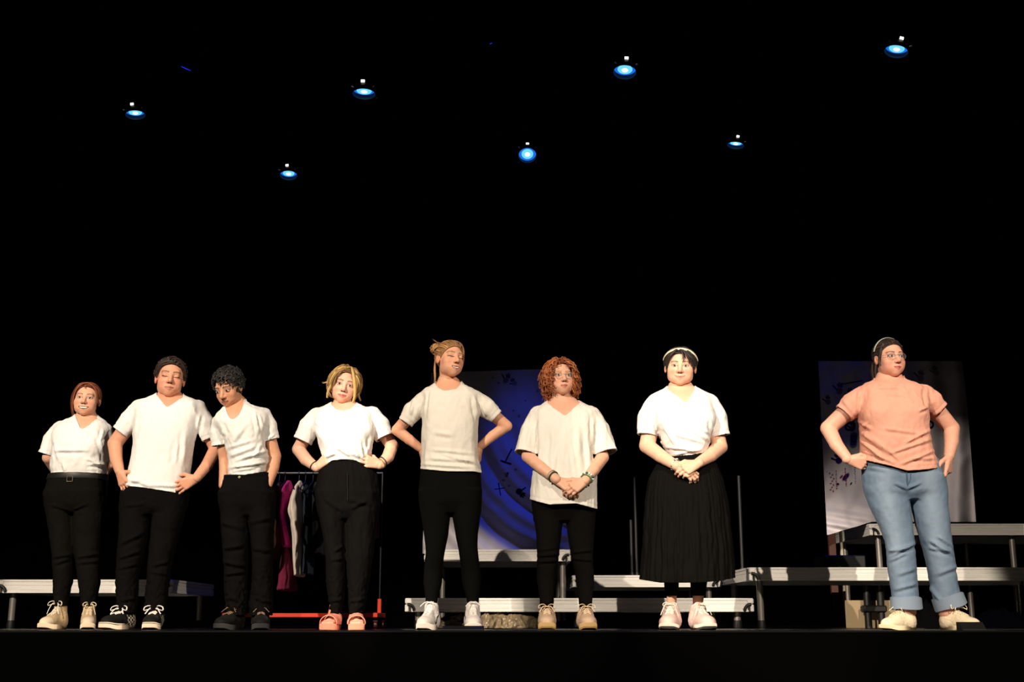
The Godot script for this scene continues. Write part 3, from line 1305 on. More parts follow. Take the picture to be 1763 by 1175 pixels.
# ---------------------------------------------------------------- shoes
# s: ankle px, z, yaw (0 towards us, + to the image's right), len, kind; local x runs heel to toe, y up, z sideways
func shoe(s: Dictionary) -> void:
	var kind: String = s.kind
	var L: float = s.len
	var k := L / 0.28
	var yaw := deg_to_rad(s.yaw)
	var dir := Vector3(sin(yaw), 0, cos(yaw))
	var heel := J(s.ankle, 1060, s.get("z", 0.0)) - dir * 0.057 * k
	heel.y = s.get("y", 0.0)
	var x := Transform3D(Basis(dir, Vector3.UP, dir.cross(Vector3.UP)).scaled_local(Vector3(k, s.get("tall", 1.0), k * s.get("wide", 1.0))), heel)
	var top: float = s.get("top", 0.12)
	var st: float = s.get("sole", 0.028)
	var f := Fld.new()
	var toe: float = s.get("toe", 0.036)
	f.ell(Vector3(0.048, 0.05, 0), Vector3(0.046, 0.052, 0.036), 0.01)
	f.cone(Vector3(0.06, 0.058, 0), Vector3(0.165, 0.046, 0), 0.036, 0.036, 0.03)
	f.ell(Vector3(0.205, st + 0.012, 0), Vector3(0.070, toe, 0.047), 0.03)
	f.ell(Vector3(0.11, st + 0.005, 0), Vector3(0.11, 0.034, 0.042), 0.03)
	f.cone(Vector3(0.055, 0.06, 0), Vector3(0.058, top - 0.02, 0), 0.040, 0.041, 0.035)
	f.cone(Vector3(0.075, top - 0.012, 0), Vector3(0.155, 0.072, 0), 0.022, 0.018, 0.03)
	var o := Node3D.new()
	o.name = "shoe" if kind != "sandal" else "sandal"
	proot.add_child(o, true)
	var g := Geo.new()
	var bb := bounds(f, 0.01)
	bb.position.y = 0.006
	bb.size.y = top + 0.03
	var main: Color = s.col
	var capc: Color = s.get("cap", main)
	var checks: bool = s.get("checks", false)
	var col := func(p: Vector3) -> Color:
		if kind == "canvas" and p.x > 0.222 - 0.3 * absf(p.z):
			return capc
		if checks and p.x < 0.105 and p.y < 0.085 and absf(p.z) > 0.012:
			return capc if (int(floor(p.x / 0.0125)) + int(floor(p.y / 0.0125))) % 2 == 0 else main
		var q := 1.0 + 0.1 * wr.get_noise_3d(p.x * 60, p.y * 60, p.z * 60)
		return Color(main.r * q, main.g * q, main.b * q)
	var rough := func(p: Vector3, _n: Vector3) -> float: return 0.0022 * wr.get_noise_3d(p.x * 70, p.y * 90, p.z * 70) * smoothstep(0.24, 0.18, p.x)
	if kind == "sandal":
		var foot := Fld.new()
		foot.ell(Vector3(0.05, 0.052, 0), Vector3(0.042, 0.036, 0.034), 0.01)
		foot.cone(Vector3(0.06, 0.065, 0), Vector3(0.17, 0.046, 0.003), 0.034, 0.022, 0.03)
		foot.cone(Vector3(0.06, 0.07, 0), Vector3(0.06, 0.13, 0), 0.032, 0.032, 0.03)
		for t in 5:
			foot.cone(Vector3(0.17, 0.044, -0.03 + 0.015 * t), Vector3(0.235 - 0.006 * absf(t - 1.5), 0.037, -0.033 + 0.0165 * t), 0.015, 0.0085 + (0.003 if t == 1 else 0.0), 0.008)
		bb = bounds(foot, 0.01)
		var tone := func(p: Vector3) -> Color: return skin_tone(s.skin, p)
		skin_net(g, net(foot, bb.position, bb.end, 0.005), x, null, null, tone)
		part("foot", g.mesh(vmat("skin", 0.5, 0.1, 0.4)), o)
		for b in [[0.150, 0.205], [0.085, 0.135]]:
			var wide := Fld.new()
			for j in foot.typ.size():
				wide.put(foot.typ[j], foot.a[j], foot.b[j], foot.r0[j] + 0.0075, foot.r1[j], foot.il[j], 0.03, false)
			wide.cone(Vector3(b[0], 0.036, 0), Vector3(b[1], 0.034, 0), 0.05, 0.05, 0.02)
			var cut := func(p: Vector3) -> float: return maxf(maxf(b[0] - p.x, p.x - b[1]), 0.03 - p.y)
			var sg := Geo.new()
			sg.tint = main
			bb = bounds(wide, 0.01)
			skin_net(sg, net(wide, bb.position, bb.end, 0.005), x, cut, null, null, 0.004)
			var strap := part("strap", sg.mesh(vmat("sandal foam", 0.6)), o)
			var bg := Geo.new()
			bg.tint = lin(222, 92, 74)
			var side := 1.0 if s.yaw > 0 else -1.0
			var bc := Vector3((b[0] + b[1]) * 0.5, 0.060 if b[0] < 0.1 else 0.052, 0.046 * side)
			bg.tube([x * (bc + Vector3(-0.014, 0.012, -0.012 * side)), x * (bc + Vector3(0.014, 0.012, -0.012 * side)), x * (bc + Vector3(0.014, -0.016, 0.002 * side)), x * (bc + Vector3(-0.014, -0.016, 0.002 * side)), x * (bc + Vector3(-0.014, 0.012, -0.012 * side))], [0.003, 0.003, 0.003, 0.003, 0.003], 5)
			part("buckle", bg.mesh(vmat("buckle", 0.4)), strap)
	else:
		skin_net(g, net(f, bb.position, bb.end, 0.0048), x, null, rough, col)
		part("upper", g.mesh(vmat(s.get("cloth", "shoe canvas"), 0.75, 0.05, 0.3)), o)
	# sole: the outline of the foot, thick, with a rolled edge
	var sg := Geo.new()
	var out := []
	for j in 40:
		var a := TAU * j / 40
		var cx := 0.14 + 0.148 * cos(a)
		var hw := 0.044 + 0.008 * smoothstep(0.1, 0.2, cx)
		out.append(Vector3(cx + (0.004 if kind == "sandal" else 0.0), 0, signf(sin(a)) * pow(absf(sin(a)), 0.62) * hw))
	var th: float = s.get("tread_h", 0.005)
	var levels := [[0.0, 0.95], [0.004, 1.0], [th - 0.0005, 1.0], [th + 0.0005, 1.012], [st - 0.004, 1.012], [st, 0.99], [st + 0.001, 0.80]]
	var sole_c: Color = s.sole_col
	var dark_c: Color = s.get("tread", sole_c)
	for lv in levels:
		sg.tint = dark_c if lv[0] < th else sole_c
		for p in out:
			var rise: float = 0.012 * smoothstep(0.2, 0.29, p.x) * (1.0 if kind != "sandal" else 0.2) * (1.0 - lv[0] / st * 0.3)
			var c := Vector3(0.14, 0, 0)
			var q: Vector3 = c + (p - c) * lv[1]
			sg.pt(x * Vector3(q.x, lv[0] + rise, q.z), (x.basis * ((p - c).normalized() + Vector3(0, 0.0 if lv[0] < st else 1.5, 0))).normalized())
	for l in levels.size() - 1:
		for j in 40:
			sg.quad(l * 40 + j, l * 40 + (j + 1) % 40, (l + 1) * 40 + (j + 1) % 40, (l + 1) * 40 + j)
	if kind == "skate":
		sg.tint = lin(20, 20, 20)
		var band := []
		for p in out:
			band.append(x * (Vector3(0.14, 0, 0) + (p - Vector3(0.14, 0, 0)) * 1.012 + Vector3(0, st - 0.006 + 0.012 * 0.7 * smoothstep(0.2, 0.29, p.x), 0)))
		band.append(band[0])
		sg.tube(band, band.map(func(_q): return 0.0016), 4, 1.0, false)
	part("sole", sg.mesh(vmat("rubber", 0.6)), o)
	if kind == "sandal" or s.get("no_laces", false):
		return
	# laces: crossings over the instep, two loops, two ends
	var lc: Color = s.lace
	var lg := Geo.new()
	lg.tint = lc
	var surf := func(px_: float, pz: float) -> Vector3:
		var p := Vector3(px_, top + 0.06, pz)
		for q in 40:
			var e := f.whole(p)
			if e < 0.0006:
				break
			p.y -= e * 0.7
		return p
	var lr: float = s.get("lace_r", 0.0032)
	var rows := 5 if top > 0.1 else 4
	for q in rows:
		var a: float = lerpf(0.185, 0.105 if top > 0.1 else 0.115, q / float(rows - 1))
		var hw := 0.020
		for e in [-1.0, 1.0]:
			var p0: Vector3 = surf.call(a, e * hw)
			var p1: Vector3 = surf.call(a - 0.009, 0.0)
			var p2: Vector3 = surf.call(a - 0.018, -e * hw)
			var up := Vector3(0.001, 0.0025, 0)
			lg.tube([x * (p0 + up), x * (p1 + up * 1.6), x * (p2 + up)], [lr, lr, lr], 5, 0.6)
	var kn: Vector3 = surf.call(0.103 if top > 0.1 else 0.112, 0.0) + Vector3(0.004, 0.006, 0)
	var big: float = s.get("bow", 1.0)
	for e in [-1.0, 1.0]:
		var lp := [kn, kn + Vector3(0.012, 0.014, e * 0.018) * big, kn + Vector3(0.02, 0.008, e * 0.04) * big, kn + Vector3(0.026, -0.008, e * 0.042) * big, kn + Vector3(0.018, -0.002, e * 0.018) * big, kn]
		var sp := smooth_path(lp.map(func(q): return x * q), 3)
		lg.tube(sp, sp.map(func(_q): return lr), 5, 0.6)
		var tail: float = s.get("tail", 0.05)
		var tp := [kn, kn + Vector3(0.022, 0.004, e * 0.02), kn + Vector3(0.04, -tail * 0.5, e * 0.034), kn + Vector3(0.046, -tail, e * 0.044)]
		sp = smooth_path(tp.map(func(q): return x * q), 3)
		lg.tube(sp, sp.map(func(_q): return lr * 0.9), 5, 0.6)
	part("laces", lg.mesh(vmat("lace", 0.8)), o)
	if s.get("mark", false):                               # a dark curved stroke on each side of the shoe
		var mg := Geo.new()
		mg.tint = lin(22, 22, 24)
		for e in [-1.0, 1.0]:
			var ps := []
			var rs := []
			for q in 9:
				var t := q / 8.0
				var px_ := lerpf(0.165, 0.05, t)
				var py_ := 0.052 - 0.03 * sin(PI * minf(t * 1.6, 1.0)) * 0.6 + 0.045 * t * t
				var z: float = 0.06
				for m in 30:
					var dd := f.whole(Vector3(px_, py_, e * z))
					if dd < 0.0004:
						break
					z -= dd * 0.8
				ps.append(x * Vector3(px_, py_, e * (z + 0.0008)))
				rs.append(0.0085 * sin(PI * clampf(0.12 + 0.85 * (1.0 - t), 0.05, 0.95)))
			mg.tube(ps, rs, 6, 0.25, true, x.basis.y)
		part("side_stroke", mg.mesh(vmat("rubber", 0.6)), o)

func start(label: String, px: float, d: float) -> void:
	pd = d
	pscale = mpp(840, d)
	po = Vector3.ZERO
	var p := at(px, 1080, d)
	po = Vector3(p.x, 0, -d)
	proot = thing("person", label, "person", po)

# ---------------------------------------------------------------- the cast, from left to right
const WHITE := Color(0.87, 0.855, 0.83)
const OFFWHITE := Color(0.76, 0.72, 0.645)
const BLACK := Color(0.0048, 0.0044, 0.0042)

func cast_auburn() -> void:
	start("person with tied-back auburn hair and open smile, white tee tucked into belted black jeans", 122, 7.72)
	var skin := lin(226, 172, 142)
	var lo := shirt({"label": "white V-neck tee", "color": WHITE, "rows": [[712, 132, 165, -0.03, 0.055], [719, 126, 172, -0.02, 0.07], [725, 110, 182, -0.01, 0.09], [734, 98, 189, 0, 0.115], [748, 92, 188, 0.01, 0.13], [765, 92, 185, 0.02, 0.145], [780, 91, 183, 0.025, 0.15], [795, 90, 184, 0.02, 0.15], [808, 89, 184, 0.01, 0.15], [816, 91, 183, 0.01, 0.142], [824, 92, 182, 0.01, 0.135]],
		"bulges": [[122, 768, 0.085, 22, 18, 20], [156, 768, 0.085, 22, 18, 20]],
		"sleeves": [[[104, 737, -0.01, 13], [91, 757, -0.01, 15.5], [80, 783, -0.01, 14]], [[181, 742, -0.02, 12], [186, 765, -0.03, 13], [186, 796, -0.04, 12]]],
		"hem": [[80, 817], [140, 819], [190, 817]], "neck": [130, 718, 140, 742, 167, 722, "v", 4],
		"folds": [[96, 776, 150, 776, 3, 0.006], [150, 790, 182, 806, 3, 0.007], [152, 800, 182, 800, 2.5, 0.007], [170, 756, 180, 790, 3, 0.005], [94, 760, 100, 790, 3, 0.006], [108, 796, 112, 814, 2.5, 0.005], [178, 740, 172, 760, 2.5, 0.004]], "amp": 0.005})
	var legs := trousers({"label": "black jeans", "called": "jeans", "color": BLACK * 1.15, "hips": [[812, 90, 183, 0.01, 0.135], [825, 85, 183, 0.01, 0.14], [850, 78, 183, 0, 0.15], [872, 80, 181, -0.01, 0.14], [884, 86, 176, -0.01, 0.1]],
		"left": [[850, 79, 126, 0, 0.12], [880, 80, 127, 0, 0.105], [920, 87, 127, 0, 0.09], [956, 91, 126, 0.01, 0.08], [1000, 92.6, 125, 0, 0.075], [1030, 93.5, 117, 0, 0.062], [1050, 94, 115, 0, 0.058]],
		"right": [[850, 128, 182, 0, 0.12], [880, 127, 179.5, 0, 0.105], [920, 127, 174, 0, 0.09], [956, 129, 171, 0.01, 0.08], [1000, 135, 172, 0, 0.075], [1030, 139, 167, 0, 0.062], [1050, 141, 163, 0, 0.058]],
		"top": [[80, 817], [190, 816]], "hem": [[80, 1044], [190, 1043]],
		"folds": [[92, 960, 124, 955, 3, 0.007], [93, 972, 120, 962, 3, 0.006], [134, 960, 170, 954, 3, 0.007], [136, 970, 172, 966, 3, 0.006], [90, 870, 122, 880, 3, 0.004], [126, 878, 150, 868, 3, 0.004]], "bunch": 0.002})
	part("belt", belt(legs.hips, 823, 0.0, 0.019, 0.006, lin(26, 24, 22)), proot)
	var bk := Geo.new()
	bk.tint = lin(110, 100, 84)
	var bc := J(121, 825, 0.158)
	bk.tube([bc + Vector3(-0.02, -0.016, 0), bc + Vector3(-0.02, 0.016, 0), bc + Vector3(0.014, 0.016, 0), bc + Vector3(0.014, -0.016, 0), bc + Vector3(-0.02, -0.016, 0)], [0.0025, 0.0025, 0.0025, 0.0025, 0.0025], 5)
	part("belt_buckle", bk.mesh(vmat("buckle metal", 0.3)), proot)
	var h := {"eye": [146, 685, 0.085], "s": 0.97, "yaw": 10.0, "pitch": 1.0, "roll": -3.0, "w": 1.06, "cheek": 1.12, "jaw": 1.1, "skin": skin, "smile": 1.1, "open": 1.35, "mouth": 0.031, "lip": lin(190, 110, 104), "brow": lin(110, 66, 46), "blush": 0.7, "squint": 0.75}
	body({"head": h, "low": 0.065, "neck": [149, 727, -0.02, 14.5], "arms": [[[104, 738, -0.01, 11], [84, 788, -0.02, 11], [98, 812, -0.13, 9.5], [128, 826, -0.19, 7.5]], [[180, 745, -0.02, 11], [190, 800, -0.04, 9.5], [176, 818, -0.14, 8.5], [150, 828, -0.2, 7]]],
		"hands": [{"at": [128, 826, -0.19], "dir": Vector3(0.9, -0.3, 0), "back": Vector3(0, 0.2, -1)}, {"at": [150, 828, -0.2], "dir": Vector3(-0.9, -0.3, -0.1), "back": Vector3(0, 0.2, -1)}]}, lo, legs)
	hair(h, {"label": "auburn hair, parted and tied back", "n": 190, "mode": "tie", "tie": Vector3(0.01, -0.045, -0.11), "part": -0.005, "len": [0.16, 0.24], "r": [0.0045, 0.007], "lift": [0.07, 0.13], "c0": lin(92, 40, 22), "c1": lin(150, 82, 44), "thick": 0.006, "steps": 9,
		"locks": [{"p": [Vector3(-0.005, 0.105, 0.05), Vector3(-0.04, 0.09, 0.075), Vector3(-0.066, 0.05, 0.06), Vector3(-0.078, 0.0, 0.04), Vector3(-0.08, -0.05, 0.025), Vector3(-0.074, -0.08, 0.02)], "r": [0.006, 0.011, 0.011, 0.009, 0.007, 0.002]},
			{"p": [Vector3(0.0, 0.105, 0.05), Vector3(-0.05, 0.09, 0.06), Vector3(-0.08, 0.04, 0.035), Vector3(-0.09, -0.01, 0.02), Vector3(-0.085, -0.06, 0.0), Vector3(-0.07, -0.12, -0.01)], "r": [0.006, 0.012, 0.012, 0.01, 0.008, 0.002]},
			{"p": [Vector3(0.0, 0.105, 0.05), Vector3(0.035, 0.09, 0.073), Vector3(0.062, 0.055, 0.058), Vector3(0.074, 0.01, 0.03), Vector3(0.085, -0.03, 0.0)], "r": [0.006, 0.01, 0.01, 0.008, 0.003]}]})
	shoe({"kind": "canvas", "ankle": 104, "yaw": -12.0, "len": 0.25, "top": 0.145, "sole": 0.03, "col": lin(206, 180, 140), "cap": lin(232, 214, 184), "sole_col": lin(226, 206, 176), "lace": lin(236, 224, 204), "tread": lin(20, 18, 16), "tread_h": 0.003, "tail": 0.06, "bow": 1.2})
	shoe({"kind": "canvas", "ankle": 153, "yaw": 18.0, "len": 0.245, "top": 0.14, "sole": 0.03, "col": lin(206, 180, 140), "cap": lin(226, 206, 180), "sole_col": lin(226, 206, 176), "lace": lin(226, 204, 170), "tread": lin(20, 18, 16), "tread_h": 0.003, "tail": 0.06})

func cast_brunet() -> void:
	start("person with short brown hair and closed eyes, untucked white V-neck tee, hands on hips", 262, 7.5)
	var skin := lin(222, 160, 130)
	var lo := shirt({"label": "untucked white V-neck tee", "color": WHITE, "rows": [[677, 272, 314, -0.03, 0.06], [684, 262, 322, -0.02, 0.075], [690, 240, 342, -0.01, 0.095], [700, 231, 351, 0, 0.115], [718, 230, 348, 0.005, 0.13], [740, 232, 340, 0.01, 0.138], [765, 231, 334, 0.01, 0.138], [790, 227, 330, 0.01, 0.136], [812, 222, 327, 0.01, 0.136], [835, 215, 322, 0.01, 0.138], [856, 213, 318, 0.01, 0.135]],
		"sleeves": [[[241, 705, -0.01, 17], [224, 724, -0.01, 18], [206.5, 744.5, -0.005, 15]], [[339, 706, -0.01, 17], [352, 730, -0.01, 17], [361, 757, -0.015, 13]]],
		"hem": [[205, 836], [240, 839], [280, 845], [320, 852]], "neck": [271, 682, 287, 702, 314, 685, "v", 4],
		"folds": [[230, 752, 236, 722, 3, 0.005], [338, 748, 344, 715, 3, 0.006], [222, 826, 262, 838, 3, 0.006], [258, 836, 305, 838, 3, 0.005], [306, 760, 302, 800, 4, 0.004], [318, 744, 314, 800, 4, 0.005], [280, 760, 292, 800, 5, 0.003], [216, 834, 250, 824, 3, 0.004]], "amp": 0.004, "freq": Vector3(12, 5, 12)})
	var legs := trousers({"label": "black trousers", "color": BLACK, "hips": [[826, 213, 323, 0, 0.13], [842, 210, 325, 0, 0.135], [862, 208, 323, -0.01, 0.135], [878, 207, 318, -0.01, 0.12], [888, 212, 300, -0.01, 0.09]],
		"left": [[850, 210, 258, 0, 0.11], [880, 207, 259, 0, 0.1], [920, 205, 255, 0.01, 0.09], [956, 202, 247, 0.01, 0.085], [1000, 200, 237.5, 0, 0.08], [1030, 201, 236, 0, 0.075], [1056, 203, 234, 0, 0.07]],
		"right": [[850, 262, 325, 0, 0.11], [880, 263, 319, 0, 0.1], [920, 260, 308, 0, 0.09], [956, 257, 299, 0, 0.085], [1000, 253, 291, 0, 0.08], [1030, 251, 288, 0, 0.075], [1056, 249, 284, 0, 0.07]],
		"top": [[205, 830], [330, 838]], "hem": [[205, 1057], [290, 1058]],
		"folds": [[205, 938, 245, 918, 4, 0.007], [204, 962, 240, 950, 3, 0.006], [202, 980, 236, 972, 3, 0.005], [262, 975, 290, 968, 3, 0.006], [262, 985, 290, 990, 3, 0.005], [212, 872, 250, 868, 3, 0.003], [205, 1036, 236, 1030, 3, 0.006]], "bunch": 0.003})
	var h := {"eye": [294, 648, 0.095], "s": 1.1, "yaw": 17.0, "pitch": 0.0, "roll": -4.0, "w": 1.0, "jaw": 1.1, "skin": skin, "smile": 0.25, "mouth": 0.025, "shut": true, "brow": lin(58, 36, 26), "blush": 0.6, "lip": lin(190, 112, 98), "nose": 1.3}
	body({"head": h, "low": 0.065, "neck": [292, 694, -0.02, 17], "arms": [[[241, 706, -0.01, 15], [198, 764, -0.03, 12.5], [200, 790, 0.02, 10.5], [206, 812, 0.07, 8]], [[339, 706, -0.01, 15], [372, 772, -0.04, 11.5], [356, 802, 0.03, 10], [338, 824, 0.095, 8]]],
		"hands": [{"at": [206, 812, 0.07], "dir": Vector3(0.42, -0.86, 0.28), "back": Vector3(-0.55, -0.1, 0.83), "curl": [0.35, 0.3, 0.2], "fan": -0.12, "spread": 0.14, "thumb": [Vector3(0.5, -0.3, 0.85), Vector3(0.65, -0.35, 0.7), Vector3(0.75, -0.3, 0.6)]},
			{"at": [338, 824, 0.095], "dir": Vector3(-0.88, -0.46, 0.1), "back": Vector3(0.1, -0.1, 0.98), "curl": [0.22, 0.25, 0.15], "spread": 0.16, "thumb": [Vector3(0.7, -0.2, 0.7), Vector3(0.95, -0.2, 0.3), Vector3(1, -0.2, 0.1)]}]}, lo, legs)
	hair(h, {"label": "short dark brown hair, swept back", "n": 230, "mode": "sweep", "sweep": Vector3(0.45, 0.35, -0.65), "grav": 0.12, "wild": 0.08, "hug": 0.9, "steps": 10, "len": [0.08, 0.13], "r": [0.004, 0.007], "lift": [0.14, 0.28], "c0": lin(30, 20, 15), "root": lin(42, 27, 20), "c1": lin(58, 38, 28), "thick": 0.013, "line": -0.016, "slope": 1.1,
		"locks": [{"p": [Vector3(0.0, 0.085, 0.08), Vector3(-0.04, 0.085, 0.07), Vector3(-0.068, 0.055, 0.05), Vector3(-0.078, 0.01, 0.025)], "r": [0.006, 0.014, 0.014, 0.004]}, {"p": [Vector3(0.0, 0.1, 0.07), Vector3(-0.045, 0.1, 0.045), Vector3(-0.08, 0.06, 0.02), Vector3(-0.085, 0.01, 0.0)], "r": [0.006, 0.015, 0.015, 0.005]}, {"p": [Vector3(0.0, 0.085, 0.08), Vector3(0.035, 0.09, 0.07), Vector3(0.064, 0.065, 0.05), Vector3(0.078, 0.015, 0.025)], "r": [0.006, 0.013, 0.013, 0.004]}, {"p": [Vector3(0.0, 0.1, 0.07), Vector3(0.03, 0.11, 0.045), Vector3(0.068, 0.085, 0.01), Vector3(0.085, 0.03, -0.01)], "r": [0.006, 0.014, 0.014, 0.005]}]})
	var sc := {"kind": "skate", "ankle": 218, "yaw": -18.0, "len": 0.285, "top": 0.105, "sole": 0.036, "col": lin(20, 19, 19), "cap": lin(214, 196, 176), "checks": true, "sole_col": lin(236, 218, 190), "lace": lin(244, 236, 226), "lace_r": 0.0045, "bow": 1.25, "tail": 0.03, "tread": lin(60, 40, 28), "tread_h": 0.003}
	shoe(sc)
	sc.ankle = 267; sc.yaw = 8.0
	shoe(sc)
	var links := Geo.new()
	links.tint = lin(190, 184, 172)
	for k in 9:
		var p := J(216 - k * 1.3 + 0.1 * k * k, 838 + k * 2.2, 0.08 + 0.012 * sin(k * 0.5))
		links.lathe([Vector2(0, -0.005), Vector2(0.004, -0.003), Vector2(0.004, 0.003), Vector2(0, 0.005)], 6, Transform3D(Basis.IDENTITY, p))
	part("key_chain", links.mesh(vmat("chrome chain", 0.25)), proot)

func cast_curly_top() -> void:
	start("person with curly black hair leaning forward, white tee, hands in black trouser pockets", 418, 7.34)
	var skin := lin(214, 156, 122)
	var lo := shirt({"label": "tucked white crew-neck tee", "color": WHITE * 0.95, "rows": [[688, 398, 424, 0.02, 0.055], [696, 391, 428, 0.035, 0.075], [704, 383, 450, 0.04, 0.095], [714, 372, 463, 0.045, 0.11], [730, 370, 464, 0.045, 0.125], [750, 384, 458, 0.045, 0.125], [770, 389, 458, 0.035, 0.12], [785, 393, 462, 0.03, 0.12], [800, 395, 461, 0.02, 0.12], [812, 394, 459, 0.01, 0.115], [824, 393, 458, 0.01, 0.11]],
		"sleeves": [[[377, 728, 0.04, 12], [374, 745, 0.035, 13.5], [376.5, 768, 0.03, 13]], [[452, 716, 0.02, 15], [461, 734, 0.01, 15.5], [468, 758, 0.0, 14]]],
		"hem": [[380, 818], [420, 818], [462, 812], [475, 812]], "neck": [389, 707, 405, 721, 421, 690, "round", 3], "neck_z": 0.02,
		"folds": [[396, 806, 462, 796, 3, 0.007], [398, 812, 440, 806, 2.5, 0.006], [392, 772, 436, 758, 3.5, 0.005], [396, 786, 445, 768, 3.5, 0.006], [410, 792, 462, 776, 3, 0.006], [438, 712, 446, 748, 3, 0.007], [446, 714, 452, 740, 2.5, 0.005], [388, 750, 380, 730, 3, 0.006], [400, 765, 420, 735, 4, 0.004], [450, 764, 436, 790, 3, 0.005], [462, 756, 474, 748, 2, 0.004]], "amp": 0.006})
	var legs := trousers({"label": "loose black trousers", "color": BLACK, "hips": [[808, 389, 466, 0.005, 0.11], [822, 384, 469, 0, 0.115], [845, 378, 473, 0, 0.125], [870, 379, 473, -0.01, 0.125], [890, 386, 466, -0.01, 0.09]],
		"left": [[850, 377, 426, 0, 0.11], [880, 380, 427, 0, 0.1], [920, 382, 429, 0.005, 0.095], [956, 385, 428, 0.01, 0.09], [1000, 386.5, 427, 0, 0.085], [1040, 389, 425, 0, 0.08], [1066, 390, 424, 0.01, 0.075]],
		"right": [[850, 425, 473, 0, 0.11], [880, 428, 473, 0, 0.1], [920, 432, 471, 0.005, 0.095], [956, 434, 470, 0.01, 0.09], [1000, 435, 469.5, 0, 0.085], [1040, 430, 469, 0, 0.08], [1066, 430, 467, 0.01, 0.075]],
		"top": [[380, 818], [425, 817], [475, 812]], "hem": [[380, 1060], [470, 1060]],
		"folds": [[386, 945, 418, 940, 4, 0.009], [386, 968, 422, 976, 4, 0.009], [388, 990, 420, 985, 3, 0.008], [438, 945, 468, 950, 4, 0.007], [436, 1030, 468, 1038, 3, 0.007], [390, 1030, 420, 1038, 3, 0.007], [382, 900, 420, 912, 4, 0.006], [432, 900, 466, 892, 4, 0.006]], "bunch": 0.005})
	var btn := Geo.new()
	btn.tint = lin(150, 134, 96)
	btn.lathe([Vector2(0, -0.003), Vector2(0.007, -0.003), Vector2(0.008, 0), Vector2(0.006, 0.002), Vector2(0, 0.002)], 12, Transform3D(Basis(Vector3.RIGHT, PI / 2), J(412, 822, 0.125)))
	part("button", btn.mesh(vmat("buckle metal", 0.3)), proot)
	var h := {"eye": [383, 674, 0.16], "s": 0.98, "yaw": -18.0, "pitch": -26.0, "roll": 5.0, "w": 0.95, "jaw": 0.95, "cheek": 0.9, "skin": skin, "smile": 0.6, "mouth": 0.026, "brow": lin(26, 18, 14), "lip": lin(170, 96, 80), "blush": 0.35, "nose": 1.4, "iris": lin(40, 26, 18), "squint": 0.9}
	body({"head": h, "low": 0.065, "neck": [408, 706, 0.03, 15.5], "arms": [[[377, 728, 0.04, 10.5], [387, 790, 0.0, 10], [387, 812, 0.02, 9.5], [384, 836, 0.05, 7.5]], [[452, 716, 0.02, 12], [473, 786, -0.02, 11], [470, 806, 0.0, 10.5], [461, 836, 0.04, 7.5]]],
		"hands": [{"at": [385, 842, 0.05], "dir": Vector3(0.3, -0.95, 0.0), "back": Vector3(-0.8, -0.2, 0.5), "size": 0.8}, {"at": [459, 842, 0.04], "dir": Vector3(-0.3, -0.95, 0.0), "back": Vector3(0.8, -0.2, 0.5), "size": 0.8}]}, lo, legs)
	hair(h, {"label": "curly black hair, thick on top", "n": 330, "mode": "sweep", "sweep": Vector3(-0.25, 0.25, 0.55), "grav": 0.1, "wild": 0.2, "hug": 0.6, "len": [0.05, 0.085], "r": [0.0045, 0.0075], "lift": [0.14, 0.32], "c0": lin(13, 11, 10), "c1": lin(28, 23, 20), "thick": 0.016, "line": -0.002, "curl": 0.0105, "turns": 1.5, "slope": 1.0, "steps": 11})
	var sc := {"kind": "trainer", "ankle": 406, "yaw": -12.0, "len": 0.29, "top": 0.105, "sole": 0.03, "col": lin(15, 14, 13), "cap": lin(40, 34, 28), "sole_col": lin(14, 13, 13), "lace": lin(150, 120, 96), "lace_r": 0.002, "bow": 0.7, "tail": 0.02, "cloth": "black leather"}
	shoe(sc)
	sc.ankle = 449; sc.yaw = 12.0
	shoe(sc)

